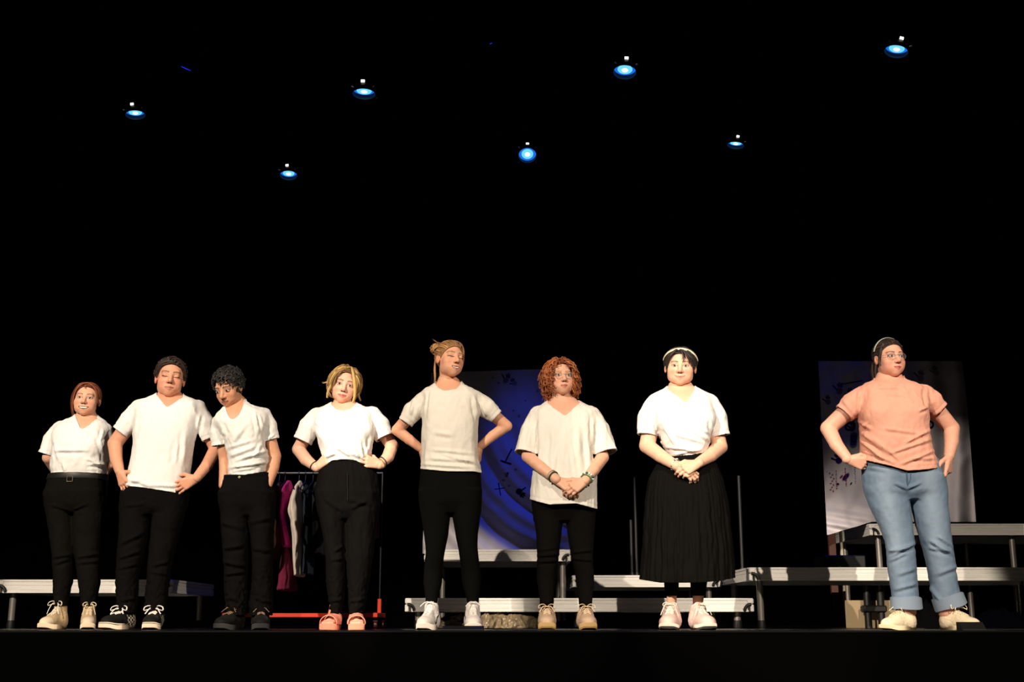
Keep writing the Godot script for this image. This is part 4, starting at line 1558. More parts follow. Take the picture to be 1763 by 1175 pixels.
func cast_blonde() -> void:
	start("person with a choppy blonde bob, white tee, wide black trousers and pink sandals", 596, 7.42)
	var skin := lin(230, 178, 152)
	var lo := shirt({"label": "white crew-neck tee with a thin necklace over it", "color": WHITE, "rows": [[690, 574, 611, -0.03, 0.055], [697, 566, 619, -0.02, 0.07], [703, 550, 634, -0.01, 0.09], [712, 540, 645, 0, 0.115], [728, 540, 647, 0.005, 0.13], [746, 543, 644, 0.015, 0.14], [762, 549, 642, 0.02, 0.142], [778, 555, 640, 0.02, 0.138], [790, 557, 638, 0.015, 0.13], [800, 560, 634, 0.01, 0.125], [808, 562, 630, 0.01, 0.12]],
		"bulges": [[572, 742, 0.085, 24, 20, 20], [616, 742, 0.085, 24, 20, 20]],
		"sleeves": [[[545, 718, -0.01, 16], [533, 736, -0.01, 18.5], [521, 760, -0.01, 17]], [[640, 716, -0.01, 16], [652, 733, -0.01, 18.5], [662, 754, -0.01, 17]]],
		"hem": [[545, 804], [558, 802], [572, 793], [592, 791.5], [612, 793], [626, 801], [650, 804]], "neck": [572, 699, 592, 707.5, 613, 696, "round", 3],
		"folds": [[546, 760, 556, 786, 3, 0.005], [580, 770, 608, 788, 3.5, 0.006], [620, 766, 628, 796, 3, 0.006], [628, 760, 632, 796, 2.5, 0.006], [552, 735, 544, 726, 2.5, 0.006], [560, 788, 578, 780, 3, 0.005], [640, 752, 632, 780, 3, 0.005], [545, 742, 552, 756, 2.5, 0.004], [600, 776, 622, 790, 3, 0.004]], "amp": 0.004})
	var legs := trousers({"label": "wide black trousers with a drawstring", "color": BLACK, "hips": [[788, 563, 633, 0.005, 0.12], [800, 554, 643, 0, 0.125], [820, 546, 651, 0, 0.135], [850, 544, 653, 0, 0.145], [880, 548, 651, -0.01, 0.135], [895, 555, 645, -0.01, 0.1]],
		"left": [[850, 545, 596, 0, 0.12], [880, 549, 596, 0, 0.115], [920, 556, 596, 0.005, 0.1], [956, 561, 595.5, 0.01, 0.095], [1000, 563, 595, 0, 0.088], [1035, 566, 591, 0, 0.07], [1058, 568, 588, 0, 0.06]],
		"right": [[850, 596, 653, 0, 0.12], [880, 596, 651, 0, 0.115], [920, 597, 646, 0.005, 0.1], [956, 597, 643, 0.01, 0.095], [1000, 599, 636, 0, 0.088], [1035, 601, 630, 0, 0.07], [1058, 601, 625, 0, 0.06]],
		"top": [[545, 803], [560, 800], [575, 792], [610, 792], [626, 800], [650, 803]], "hem": [[540, 1057], [650, 1057]],
		"folds": [[575, 950, 592, 940, 3, 0.006], [570, 965, 592, 962, 3, 0.005], [605, 875, 632, 862, 4, 0.006], [600, 860, 640, 870, 4, 0.005], [560, 860, 590, 880, 4, 0.004], [566, 1036, 590, 1032, 3, 0.006], [602, 1036, 628, 1032, 3, 0.006], [604, 800, 608, 850, 3, 0.005], [580, 800, 576, 850, 3, 0.005]], "bunch": 0.003, "amp": 0.006, "freq": Vector3(16, 4, 16)})
	cord([J(598, 812, 0.138), J(598, 830, 0.146), J(598.5, 852, 0.15), J(598, 862, 0.15)], 0.0016, lin(16, 15, 15), "drawstring")
	var h := {"eye": [593.5, 662.5, 0.085], "s": 1.02, "yaw": 9.0, "pitch": -7.0, "roll": -11.0, "w": 0.96, "skin": skin, "smile": 0.45, "mouth": 0.026, "brow": lin(70, 46, 32), "lip": lin(200, 104, 98), "blush": 0.5, "squint": 0.8, "cheek": 1.03}
	body({"head": h, "low": 0.065, "neck": [594, 704, -0.02, 14.5], "arms": [[[545, 719, -0.01, 13], [514, 774, -0.05, 11], [527, 792, 0.01, 10.5], [545, 806, 0.055, 7.5]], [[640, 717, -0.01, 13], [675, 768, -0.05, 11], [668, 787, 0.01, 10.5], [653, 802, 0.06, 7.5]]],
		"hands": [{"at": [546, 805, 0.055], "dir": Vector3(0.72, 0.58, 0.42), "back": Vector3(-0.6, 0.0, 0.8), "curl": [0.25, 0.35, 0.25], "spread": 0.2, "size": 0.92, "thumb": [Vector3(0.5, -0.75, 0.5), Vector3(0.6, -0.8, 0.2), Vector3(0.7, -0.7, 0.1)]},
			{"at": [654, 801, 0.06], "dir": Vector3(-0.85, 0.2, 0.4), "back": Vector3(0.45, -0.1, 0.88), "curl": [0.2, 0.3, 0.25], "spread": 0.24, "size": 0.95, "thumb": [Vector3(0.5, -0.75, 0.5), Vector3(0.6, -0.8, 0.2), Vector3(0.7, -0.7, 0.1)]}]}, lo, legs)
	hair(h, {"label": "choppy blonde bob with darker roots", "n": 300, "mode": "fall", "part": 0.018, "len": [0.17, 0.215], "r": [0.005, 0.0085], "lift": [0.12, 0.26], "grav": 0.3, "wild": 0.05, "c0": lin(128, 90, 44), "c1": lin(228, 188, 116), "root": lin(110, 78, 44), "thick": 0.010, "open": 0.060, "hug": 0.32, "end_y": -0.085, "steps": 9, "seed": 11,
		"locks": [{"p": [Vector3(0.018, 0.118, 0.04), Vector3(-0.02, 0.115, 0.08), Vector3(-0.055, 0.07, 0.085), Vector3(-0.074, 0.01, 0.06), Vector3(-0.085, -0.05, 0.04), Vector3(-0.082, -0.095, 0.04)], "r": [0.008, 0.013, 0.013, 0.011, 0.01, 0.004]}, {"p": [Vector3(0.02, 0.118, 0.04), Vector3(0.035, 0.11, 0.082), Vector3(0.05, 0.06, 0.088), Vector3(0.068, 0.0, 0.07), Vector3(0.078, -0.06, 0.045), Vector3(0.075, -0.1, 0.04)], "r": [0.008, 0.012, 0.013, 0.011, 0.009, 0.003]},
			{"p": [Vector3(-0.07, 0.05, 0.02), Vector3(-0.1, -0.0, 0.02), Vector3(-0.13, -0.015, 0.02)], "r": [0.006, 0.004, 0.001], "free": true}, {"p": [Vector3(0.08, 0.03, 0.0), Vector3(0.1, -0.04, 0.0), Vector3(0.118, -0.07, 0.0)], "r": [0.006, 0.004, 0.001], "free": true}]})
	cord([J(577, 703, 0.055), J(584, 711, 0.105), J(598, 715.5, 0.125), J(604, 709, 0.11), J(609, 700, 0.055)], 0.0012, lin(190, 160, 110), "necklace", "gold chain")
	ring(J(541, 803, 0.045), Vector3(0.7, -0.5, 0.4), 0.031, 0.0035, lin(24, 24, 26), "bracelet", 0)
	ring(J(657, 798, 0.05), Vector3(-0.7, -0.6, 0.4), 0.031, 0.0035, lin(150, 120, 40), "bracelet", 0)
	ring(J(660, 795, 0.045), Vector3(-0.7, -0.6, 0.4), 0.032, 0.0035, lin(40, 34, 60), "bracelet", 0)
	shoe({"kind": "sandal", "ankle": 577, "yaw": -8.0, "len": 0.265, "sole": 0.034, "col": lin(238, 152, 126), "sole_col": lin(232, 148, 118), "skin": skin})
	shoe({"kind": "sandal", "ankle": 613, "yaw": 9.0, "len": 0.265, "sole": 0.034, "col": lin(238, 152, 126), "sole_col": lin(232, 148, 118), "skin": skin})

func cast_bun() -> void:
	start("tall person with fair hair in a bun, cream tee, black leggings, white high-tops", 775, 7.3)
	var skin := lin(224, 166, 134)
	var lo := shirt({"label": "boxy cream crew-neck tee", "color": OFFWHITE, "rows": [[655, 752, 793, -0.03, 0.055], [663, 745, 799, -0.02, 0.07], [670, 730, 815, -0.01, 0.09], [679, 724, 828, 0, 0.11], [695, 724, 827, 0.005, 0.12], [715, 726, 824, 0.01, 0.126], [735, 727, 822, 0.015, 0.128], [760, 726, 821.5, 0.015, 0.126], [785, 725, 823, 0.01, 0.125], [805, 724, 828, 0.01, 0.127], [826, 723, 832, 0.01, 0.128]],
		"sleeves": [[[727, 693, -0.01, 16], [711, 709, -0.015, 17.5], [698, 728, -0.02, 13.5]], [[822, 691, -0.01, 16], [839, 704, -0.015, 17.5], [855, 718, -0.02, 13]]],
		"hem": [[715, 806], [726, 808], [770, 812], [815, 812], [834, 815]], "neck": [751, 664, 772, 672.5, 793, 662, "round", 3],
		"folds": [[745, 775, 815, 782, 3, 0.005], [740, 790, 818, 795, 3, 0.006], [760, 782, 822, 800, 2.5, 0.006], [728, 800, 812, 806, 2.5, 0.005], [735, 680, 730, 715, 3, 0.007], [742, 676, 738, 720, 3, 0.006], [816, 684, 822, 720, 3, 0.007], [828, 694, 836, 716, 2.5, 0.005], [712, 690, 706, 714, 3, 0.005], [720, 696, 714, 722, 2.5, 0.005], [736, 760, 732, 800, 4, 0.005], [748, 745, 780, 750, 4, 0.004]], "amp": 0.0045, "freq": Vector3(12, 5, 12)})
	var legs := trousers({"label": "close-fitting black leggings", "called": "leggings", "color": BLACK * 0.85, "hips": [[795, 727, 824, 0, 0.12], [812, 724, 827, 0, 0.125], [840, 721, 829.5, -0.01, 0.13], [865, 722, 829, -0.01, 0.125], [885, 726, 826, -0.01, 0.09]],
		"left": [[845, 721, 774, 0, 0.11], [880, 724, 776, 0, 0.1], [920, 730, 772, 0.005, 0.085], [945, 733, 767, 0.01, 0.072], [960, 732.5, 764, 0.01, 0.066], [985, 730, 762, -0.015, 0.065], [1005, 729, 761, -0.02, 0.062], [1030, 732, 754, -0.01, 0.046], [1050, 735, 752, 0, 0.04]],
		"right": [[845, 776, 829, 0, 0.11], [880, 777, 828, 0, 0.1], [920, 784, 823, 0.005, 0.085], [945, 789, 822, 0.01, 0.072], [960, 791.5, 824, 0.01, 0.066], [985, 794, 828, -0.015, 0.065], [1005, 795, 828, -0.02, 0.062], [1030, 803, 825, -0.01, 0.046], [1050, 805, 823, 0, 0.04]],
		"top": [[720, 800], [835, 800]], "hem": [[700, 1046], [850, 1045]], "amp": 0.0015, "k": 0.012, "cloth": "black stretch knit"})
	var h := {"eye": [785, 614.5, 0.08], "s": 1.03, "yaw": 31.0, "pitch": 3.0, "roll": -6.0, "w": 0.95, "skin": skin, "smile": 0.9, "open": 0.8, "mouth": 0.025, "shut": true, "brow": lin(124, 82, 54), "lip": lin(196, 112, 100), "blush": 0.45, "cheek": 1.05, "nose": 1.1}
	body({"head": h, "low": 0.065, "neck": [772, 668, -0.025, 14.5], "arms": [[[727, 693, -0.01, 12], [684, 741, -0.06, 10], [704, 757, -0.07, 9], [726, 774, -0.07, 7]], [[822, 691, -0.01, 12], [872, 734, -0.06, 10], [848, 751, -0.07, 9], [826, 770, -0.07, 7]]],
		"hands": [{"at": [727, 776, -0.07], "dir": Vector3(0.15, -0.95, -0.1), "back": Vector3(-0.9, -0.1, 0.3), "curl": [0.2, 0.3, 0.2], "size": 0.92}, {"at": [825, 772, -0.07], "dir": Vector3(-0.1, -0.95, -0.1), "back": Vector3(0.9, -0.1, 0.3), "curl": [0.2, 0.3, 0.2], "size": 0.92}]}, lo, legs)
	hair(h, {"label": "fair brown hair pinned up", "n": 230, "mode": "tie", "tie": Vector3(-0.025, 0.075, -0.125), "len": [0.14, 0.22], "r": [0.004, 0.0065], "lift": [0.06, 0.14], "c0": lin(112, 76, 44), "root": lin(146, 104, 62), "c1": lin(190, 142, 88), "thick": 0.006, "steps": 9, "seed": 5, "line": -0.018,
		"locks": [{"p": [Vector3(0.015, 0.106, 0.045), Vector3(0.04, 0.09, 0.064), Vector3(0.06, 0.05, 0.058), Vector3(0.07, 0.0, 0.045), Vector3(0.07, -0.025, 0.04)], "r": [0.004, 0.006, 0.006, 0.004, 0.001]}, {"p": [Vector3(-0.07, 0.0, -0.05), Vector3(-0.075, -0.05, -0.045), Vector3(-0.07, -0.11, -0.04), Vector3(-0.074, -0.15, -0.035)], "r": [0.007, 0.007, 0.005, 0.001]}, {"p": [Vector3(-0.06, 0.0, -0.07), Vector3(-0.06, -0.06, -0.07), Vector3(-0.055, -0.13, -0.06)], "r": [0.006, 0.006, 0.001]}, {"p": [Vector3(-0.03, 0.11, -0.06), Vector3(-0.05, 0.12, -0.09), Vector3(-0.075, 0.135, -0.1)], "r": [0.003, 0.002, 0.0008], "free": true}]})
	bun(h, Vector3(-0.035, 0.088, -0.125), 0.036, lin(140, 96, 54), lin(214, 166, 104))
	var sc := {"kind": "hightop", "ankle": 743, "yaw": -11.0, "len": 0.275, "top": 0.145, "sole": 0.03, "col": lin(238, 230, 224), "sole_col": lin(238, 226, 214), "lace": lin(244, 238, 232), "lace_r": 0.003, "bow": 0.5, "tail": 0.02, "mark": true, "cloth": "white leather"}
	shoe(sc)
	sc.ankle = 814; sc.yaw = 3.0
	shoe(sc)

func cast_curls() -> void:
	start("person with ginger curls and wire glasses, long cream V-neck tee, hands clasped", 968, 7.38)
	var skin := lin(228, 174, 146)
	var lo := shirt({"label": "long loose cream V-neck tee", "color": Color(0.80, 0.765, 0.70), "rows": [[688, 945, 995, -0.03, 0.058], [695, 936, 1003, -0.02, 0.075], [702, 922, 1021, -0.01, 0.095], [712, 916, 1028, 0, 0.115], [735, 918, 1027, 0.01, 0.135], [765, 923, 1024, 0.02, 0.145], [795, 919, 1026, 0.025, 0.148], [820, 916, 1028, 0.025, 0.15], [845, 914, 1028, 0.02, 0.15], [866, 912, 1028, 0.02, 0.15], [890, 911, 1028, 0.02, 0.15]],
		"sleeves": [[[926, 716, -0.005, 16], [916, 742, 0.01, 18.5], [906, 782, 0.035, 20.5]], [[1019, 716, -0.005, 16], [1031, 742, 0.01, 19], [1043, 781, 0.035, 20.5]]],
		"hem": [[905, 858], [925, 864], [945, 869], [994, 867.5], [1028, 877]], "neck": [944, 695, 973, 717, 998, 694, "v", 4],
		"folds": [[952, 740, 948, 850, 4, 0.004], [972, 735, 968, 815, 5, 0.004], [992, 740, 1000, 820, 4, 0.004], [1010, 740, 1016, 830, 4, 0.005], [930, 760, 926, 840, 4, 0.005], [928, 725, 930, 765, 3, 0.006], [1021, 720, 1020, 765, 3, 0.006], [916, 730, 908, 770, 4, 0.004], [1034, 735, 1044, 775, 4, 0.004], [960, 770, 950, 822, 3, 0.004], [984, 770, 992, 822, 3, 0.004]], "amp": 0.005, "freq": Vector3(16, 3, 16)})
	var legs := trousers({"label": "black skinny jeans", "called": "jeans", "color": BLACK * 0.95, "hips": [[840, 918, 1024, 0, 0.13], [860, 916, 1026, 0, 0.135], [880, 917, 1026, -0.01, 0.13], [898, 920, 1022, -0.01, 0.09]],
		"left": [[862, 916, 969, 0, 0.11], [885, 918, 970, 0, 0.1], [920, 923, 966.5, 0.005, 0.085], [956, 925, 962, 0.012, 0.072], [975, 924.5, 960, 0, 0.068], [1000, 924.5, 957, -0.012, 0.064], [1030, 928.5, 953.6, 0, 0.05], [1058, 931, 952, 0, 0.044]],
		"right": [[862, 972, 1027, 0, 0.11], [885, 972, 1025, 0, 0.1], [920, 977, 1023, 0.005, 0.085], [956, 983, 1020.5, 0.012, 0.072], [975, 987, 1021.5, 0, 0.068], [1000, 992, 1023, -0.012, 0.064], [1030, 996, 1020.5, 0, 0.05], [1058, 997, 1018, 0, 0.044]],
		"top": [[905, 850], [1035, 850]], "hem": [[900, 1050], [1040, 1050]], "k": 0.012, "amp": 0.0025,
		"folds": [[925, 958, 962, 955, 2.5, 0.006], [925, 968, 960, 966, 2.5, 0.006], [926, 948, 958, 944, 2.5, 0.004], [984, 952, 1020, 948, 2.5, 0.006], [984, 962, 1020, 966, 2.5, 0.005], [930, 1040, 952, 1036, 2.5, 0.004]]})
	var h := {"eye": [970, 646.5, 0.085], "s": 0.99, "yaw": 12.0, "pitch": 3.0, "roll": 2.0, "w": 1.04, "jaw": 1.15, "cheek": 1.08, "skin": skin, "smile": 0.2, "mouth": 0.022, "brow": lin(170, 110, 70), "lip": lin(190, 104, 96), "blush": 0.55, "squint": 0.85}
	body({"head": h, "low": 0.1, "neck": [970, 700, -0.02, 17], "arms": [[[926, 717, -0.005, 12], [909, 786, 0.045, 11.2], [932, 806, 0.15, 10], [958, 826, 0.205, 8]], [[1019, 717, -0.005, 12], [1037, 788, 0.045, 11.2], [1022, 810, 0.15, 10], [1007, 829, 0.205, 8]]],
		"hands": [{"at": [959, 827, 0.192], "dir": Vector3(0.8, -0.48, 0.25), "back": Vector3(0.1, 0.45, 0.88), "curl": [0.45, 0.6, 0.4], "size": 0.98, "spread": 0.1, "thumb": [Vector3(0.75, -0.1, 0.6), Vector3(0.9, -0.25, 0.25), Vector3(0.95, -0.3, 0.05)]},
			{"at": [1007, 829, 0.2], "dir": Vector3(-0.78, -0.45, 0.35), "back": Vector3(0.25, 0.35, 0.9), "curl": [0.6, 0.7, 0.5], "size": 1.0, "spread": 0.06, "thumb": [Vector3(0.75, -0.1, 0.6), Vector3(0.9, -0.25, 0.25), Vector3(0.95, -0.3, 0.05)]}]}, lo, legs)
	hair(h, {"label": "ear-length ginger curls", "n": 430, "mode": "fall", "part": 0.0, "len": [0.12, 0.27], "r": [0.0028, 0.0045], "lift": [0.16, 0.34], "grav": 0.25, "wild": 0.1, "hug": 0.06, "curl": 0.0125, "turns": 4.5, "steps": 26, "c0": lin(120, 56, 22), "c1": lin(204, 120, 62), "thick": 0.014, "open": 0.066, "end_y": -0.14, "seed": 3, "flat": 0.6,
		"locks": []})
	glasses(h, lin(150, 136, 124), 0.024)
	ring(J(949, 818.5, 0.188), Vector3(0.6, -0.5, 0.6), 0.032, 0.004, lin(196, 186, 170), "bracelet")
	ring(J(952.5, 821.5, 0.196), Vector3(0.6, -0.5, 0.6), 0.032, 0.005, lin(44, 66, 40), "bracelet")
	ring(J(1012.5, 822.5, 0.19), Vector3(-0.45, -0.6, 0.6), 0.032, 0.005, lin(56, 138, 128), "bracelet", 14)
	ring(J(1009.5, 825.5, 0.197), Vector3(-0.45, -0.6, 0.6), 0.032, 0.004, lin(52, 120, 70), "bracelet")
	var sc := {"kind": "trainer", "ankle": 942, "yaw": -2.0, "len": 0.275, "top": 0.12, "sole": 0.034, "col": lin(214, 184, 156), "sole_col": lin(196, 160, 104), "lace": lin(230, 204, 172), "bow": 1.1, "tail": 0.03, "tread": lin(150, 116, 62), "tread_h": 0.01, "wide": 1.05}
	shoe(sc)
	sc.ankle = 1008; sc.yaw = 3.0
	shoe(sc)

func cast_skirt() -> void:
	start("person with dark cropped hair and cream headband, white V-neck tee, long black skirt", 1186, 7.3)
	var skin := lin(234, 182, 154)
	var lo := shirt({"label": "white V-neck tee, tucked in", "color": WHITE * 1.03, "rows": [[664, 1150, 1194, -0.03, 0.06], [671, 1140, 1204, -0.02, 0.075], [678, 1125, 1219, -0.01, 0.1], [688, 1120, 1228, 0, 0.125], [705, 1122, 1229, 0.01, 0.145], [725, 1129, 1227, 0.02, 0.155], [745, 1133, 1224, 0.03, 0.16], [762, 1138, 1222, 0.03, 0.158], [776, 1147, 1218, 0.025, 0.15], [788, 1152, 1214, 0.015, 0.14], [796, 1154, 1212, 0.01, 0.135]],
		"bulges": [[1155, 722, 0.1, 26, 21, 22], [1204, 722, 0.1, 26, 21, 22]],
		"sleeves": [[[1128, 700, -0.005, 20], [1118, 720, 0, 20.5], [1114.5, 750, 0.005, 17.5]], [[1220, 698, -0.005, 20], [1231, 720, 0, 20.5], [1240, 752, 0.005, 17]]],
		"hem": [[1140, 788], [1160, 787], [1186, 784.5], [1212, 780], [1230, 778]], "neck": [1150, 671, 1182, 696, 1195, 673, "v", 4],
		"folds": [[1144, 738, 1164, 768, 3, 0.006], [1160, 748, 1210, 762, 3, 0.006], [1190, 742, 1222, 760, 3, 0.007], [1200, 735, 1222, 748, 2.5, 0.005], [1148, 770, 1200, 776, 3, 0.006], [1164, 782, 1212, 774, 2.5, 0.006], [1136, 704, 1150, 708, 2.5, 0.005], [1134, 716, 1132, 740, 2.5, 0.006], [1104, 722, 1126, 735, 3, 0.004], [1224, 726, 1226, 748, 2.5, 0.005], [1106, 736, 1128, 744, 3, 0.004]], "amp": 0.004})
	# skirt over dark leggings
	var f := Fld.new()
	var sk := loft_px([[776, 1149, 1216, 0.01, 0.14], [786, 1143, 1222, 0.005, 0.145], [800, 1130, 1233, 0, 0.16], [825, 1117, 1244, 0, 0.185], [860, 1112, 1252, 0, 0.205], [900, 1110, 1256, 0, 0.215], [950, 1107, 1261, 0, 0.225], [1000, 1103, 1264, 0, 0.23], [1014, 1102, 1265, 0, 0.23]], 0.1)
	f.loft(sk, 0.02)
	var bb := bounds(f)
	var g := Geo.new()
	g.tint = BLACK * 0.95
	var cut := func(p: Vector3) -> float:
		var q := pix(p + po)
		return maxf(q.y - line_at([[1100, 998], [1137, 1004], [1200, 1004], [1238, 1001], [1266, 995]], q.x), line_at([[1140, 787], [1186, 784], [1214, 779], [1235, 778]], q.x) - q.y) * pscale
	var pleat := func(p: Vector3, n: Vector3) -> float:
		var a := atan2(p.x - sk.cx[10], p.z)
		var grow := smoothstep(1.02, 0.5, p.y)
		return grow * (0.006 * sin(a * 17.0 + 3.5 * wr.get_noise_2d(a * 8.0, p.y * 3.0)) + 0.004 * sin(a * 41.0)) + (1.0 - grow) * 0.003 * sin(a * 60.0) + 0.0 * n.x
	skin_net(g, net(f, bb.position, bb.end, 0.0085), Transform3D.IDENTITY, cut, pleat, null, 0.006)
	part("skirt", g.mesh(vmat("black crepe", 0.9, 0.0, 0.15)), proot, Vector3.ZERO, "long gathered black skirt")
	var legs := trousers({"label": "black leggings under the skirt", "called": "leggings", "color": BLACK * 0.8, "hips": [[830, 1135, 1232, 0, 0.12], [860, 1130, 1236, 0, 0.13], [890, 1134, 1230, 0, 0.1]],
		"left": [[860, 1134, 1181, 0, 0.1], [920, 1139, 1178, 0, 0.08], [1000, 1143, 1169, 0, 0.055], [1040, 1146, 1167, 0, 0.042]],
		"right": [[860, 1183, 1232, 0, 0.1], [920, 1186, 1226, 0, 0.08], [1000, 1188, 1218, 0, 0.055], [1040, 1190, 1213, 0, 0.042]],
		"top": [[1100, 850], [1270, 850]], "hem": [[1100, 1027], [1270, 1026]], "amp": 0.002, "cell": 0.011})
	var h := {"eye": [1171, 630, 0.095], "s": 1.03, "yaw": -9.0, "pitch": -6.0, "roll": -3.0, "w": 1.13, "jaw": 1.2, "cheek": 1.15, "skin": skin, "smile": 1.5, "mouth": 0.031, "brow": lin(60, 36, 28), "lip": lin(206, 140, 122), "blush": 0.95, "squint": 0.8}
	body({"head": h, "low": 0.065, "neck": [1171, 679, -0.02, 17.5], "arms": [[[1128, 700, -0.005, 16], [1114, 768, 0.0, 13.5], [1138, 786, 0.11, 11.5], [1165, 803, 0.205, 8.5]], [[1220, 698, -0.005, 16], [1239, 770, 0.0, 13.5], [1222, 786, 0.11, 11.5], [1200, 799, 0.205, 8.5]]],
		"hands": [{"at": [1167, 804, 0.205], "dir": Vector3(0.86, -0.48, 0.2), "back": Vector3(0.15, 0.35, 0.9), "curl": [0.55, 0.8, 0.5], "size": 0.98, "spread": 0.1, "wrist": 0.027},
			{"at": [1201, 799, 0.215], "dir": Vector3(-0.85, -0.38, 0.25), "back": Vector3(0.3, 0.35, 0.9), "curl": [0.6, 0.9, 0.6], "size": 1.0, "spread": 0.08, "wrist": 0.027, "thumb": [Vector3(0.8, -0.1, 0.5), Vector3(0.95, -0.15, 0.1), Vector3(0.98, -0.2, 0.0)]}]}, lo, {"left": legs.left, "right": legs.right, "x": 0})
	# bare ankles and socks above the shoes
	hair(h, {"label": "dark cropped hair with a side fringe", "n": 300, "mode": "fall", "part": -0.012, "len": [0.08, 0.13], "r": [0.005, 0.008], "lift": [0.07, 0.17], "grav": 0.25, "wild": 0.05, "hug": 0.8, "c0": lin(18, 12, 11), "c1": lin(46, 30, 25), "thick": 0.011, "line": -0.006, "open": 0.060, "end_y": -0.03, "seed": 9,
		"locks": [{"p": [Vector3(-0.012, 0.1, 0.066), Vector3(-0.035, 0.088, 0.078), Vector3(-0.058, 0.055, 0.074), Vector3(-0.076, 0.015, 0.05), Vector3(-0.08, -0.015, 0.03)], "r": [0.006, 0.011, 0.012, 0.009, 0.003]}, {"p": [Vector3(-0.004, 0.1, 0.068), Vector3(0.02, 0.09, 0.08), Vector3(0.042, 0.055, 0.084), Vector3(0.064, 0.022, 0.07), Vector3(0.08, 0.0, 0.045)], "r": [0.006, 0.012, 0.013, 0.011, 0.004]}, {"p": [Vector3(-0.004, 0.1, 0.068), Vector3(0.01, 0.085, 0.084), Vector3(0.022, 0.05, 0.09), Vector3(0.019, 0.03, 0.092)], "r": [0.005, 0.008, 0.006, 0.002]}, {"p": [Vector3(0.02, 0.1, 0.06), Vector3(0.055, 0.08, 0.066), Vector3(0.076, 0.035, 0.05), Vector3(0.082, -0.01, 0.02)], "r": [0.006, 0.012, 0.013, 0.005]}]})
	headband(h, lin(244, 226, 196), 0.0125, 0.95, 1.19)
	cord([J(1151, 673, 0.02), J(1160, 684, 0.085), J(1184, 702, 0.14), J(1189, 690, 0.1), J(1193, 675, 0.02)], 0.0013, lin(170, 120, 96), "necklace", "gold chain")
	var pg := Geo.new()
	pg.tint = lin(196, 120, 96)
	pg.lathe([Vector2(0, -0.0025), Vector2(0.008, -0.0025), Vector2(0.010, 0), Vector2(0.008, 0.0025), Vector2(0, 0.0025)], 14, Transform3D(Basis(Vector3.RIGHT, PI / 2), J(1185, 703.5, 0.148)))
	part("pendant", pg.mesh(vmat("gold chain", 0.6)), proot)
	ring(J(1162, 800, 0.19), Vector3(0.7, -0.45, 0.5), 0.034, 0.0035, lin(214, 214, 210), "bracelet", 16)
	var sc := {"kind": "hightop", "ankle": 1156, "yaw": -14.0, "len": 0.285, "top": 0.135, "sole": 0.03, "col": lin(226, 196, 186), "sole_col": lin(232, 204, 186), "lace": lin(238, 222, 206), "tread": lin(16, 14, 14), "tread_h": 0.012, "tail": 0.06, "bow": 0.8, "wide": 1.12, "toe": 0.042}
	shoe(sc)
	sc.ankle = 1202; sc.yaw = 9.0
	shoe(sc)

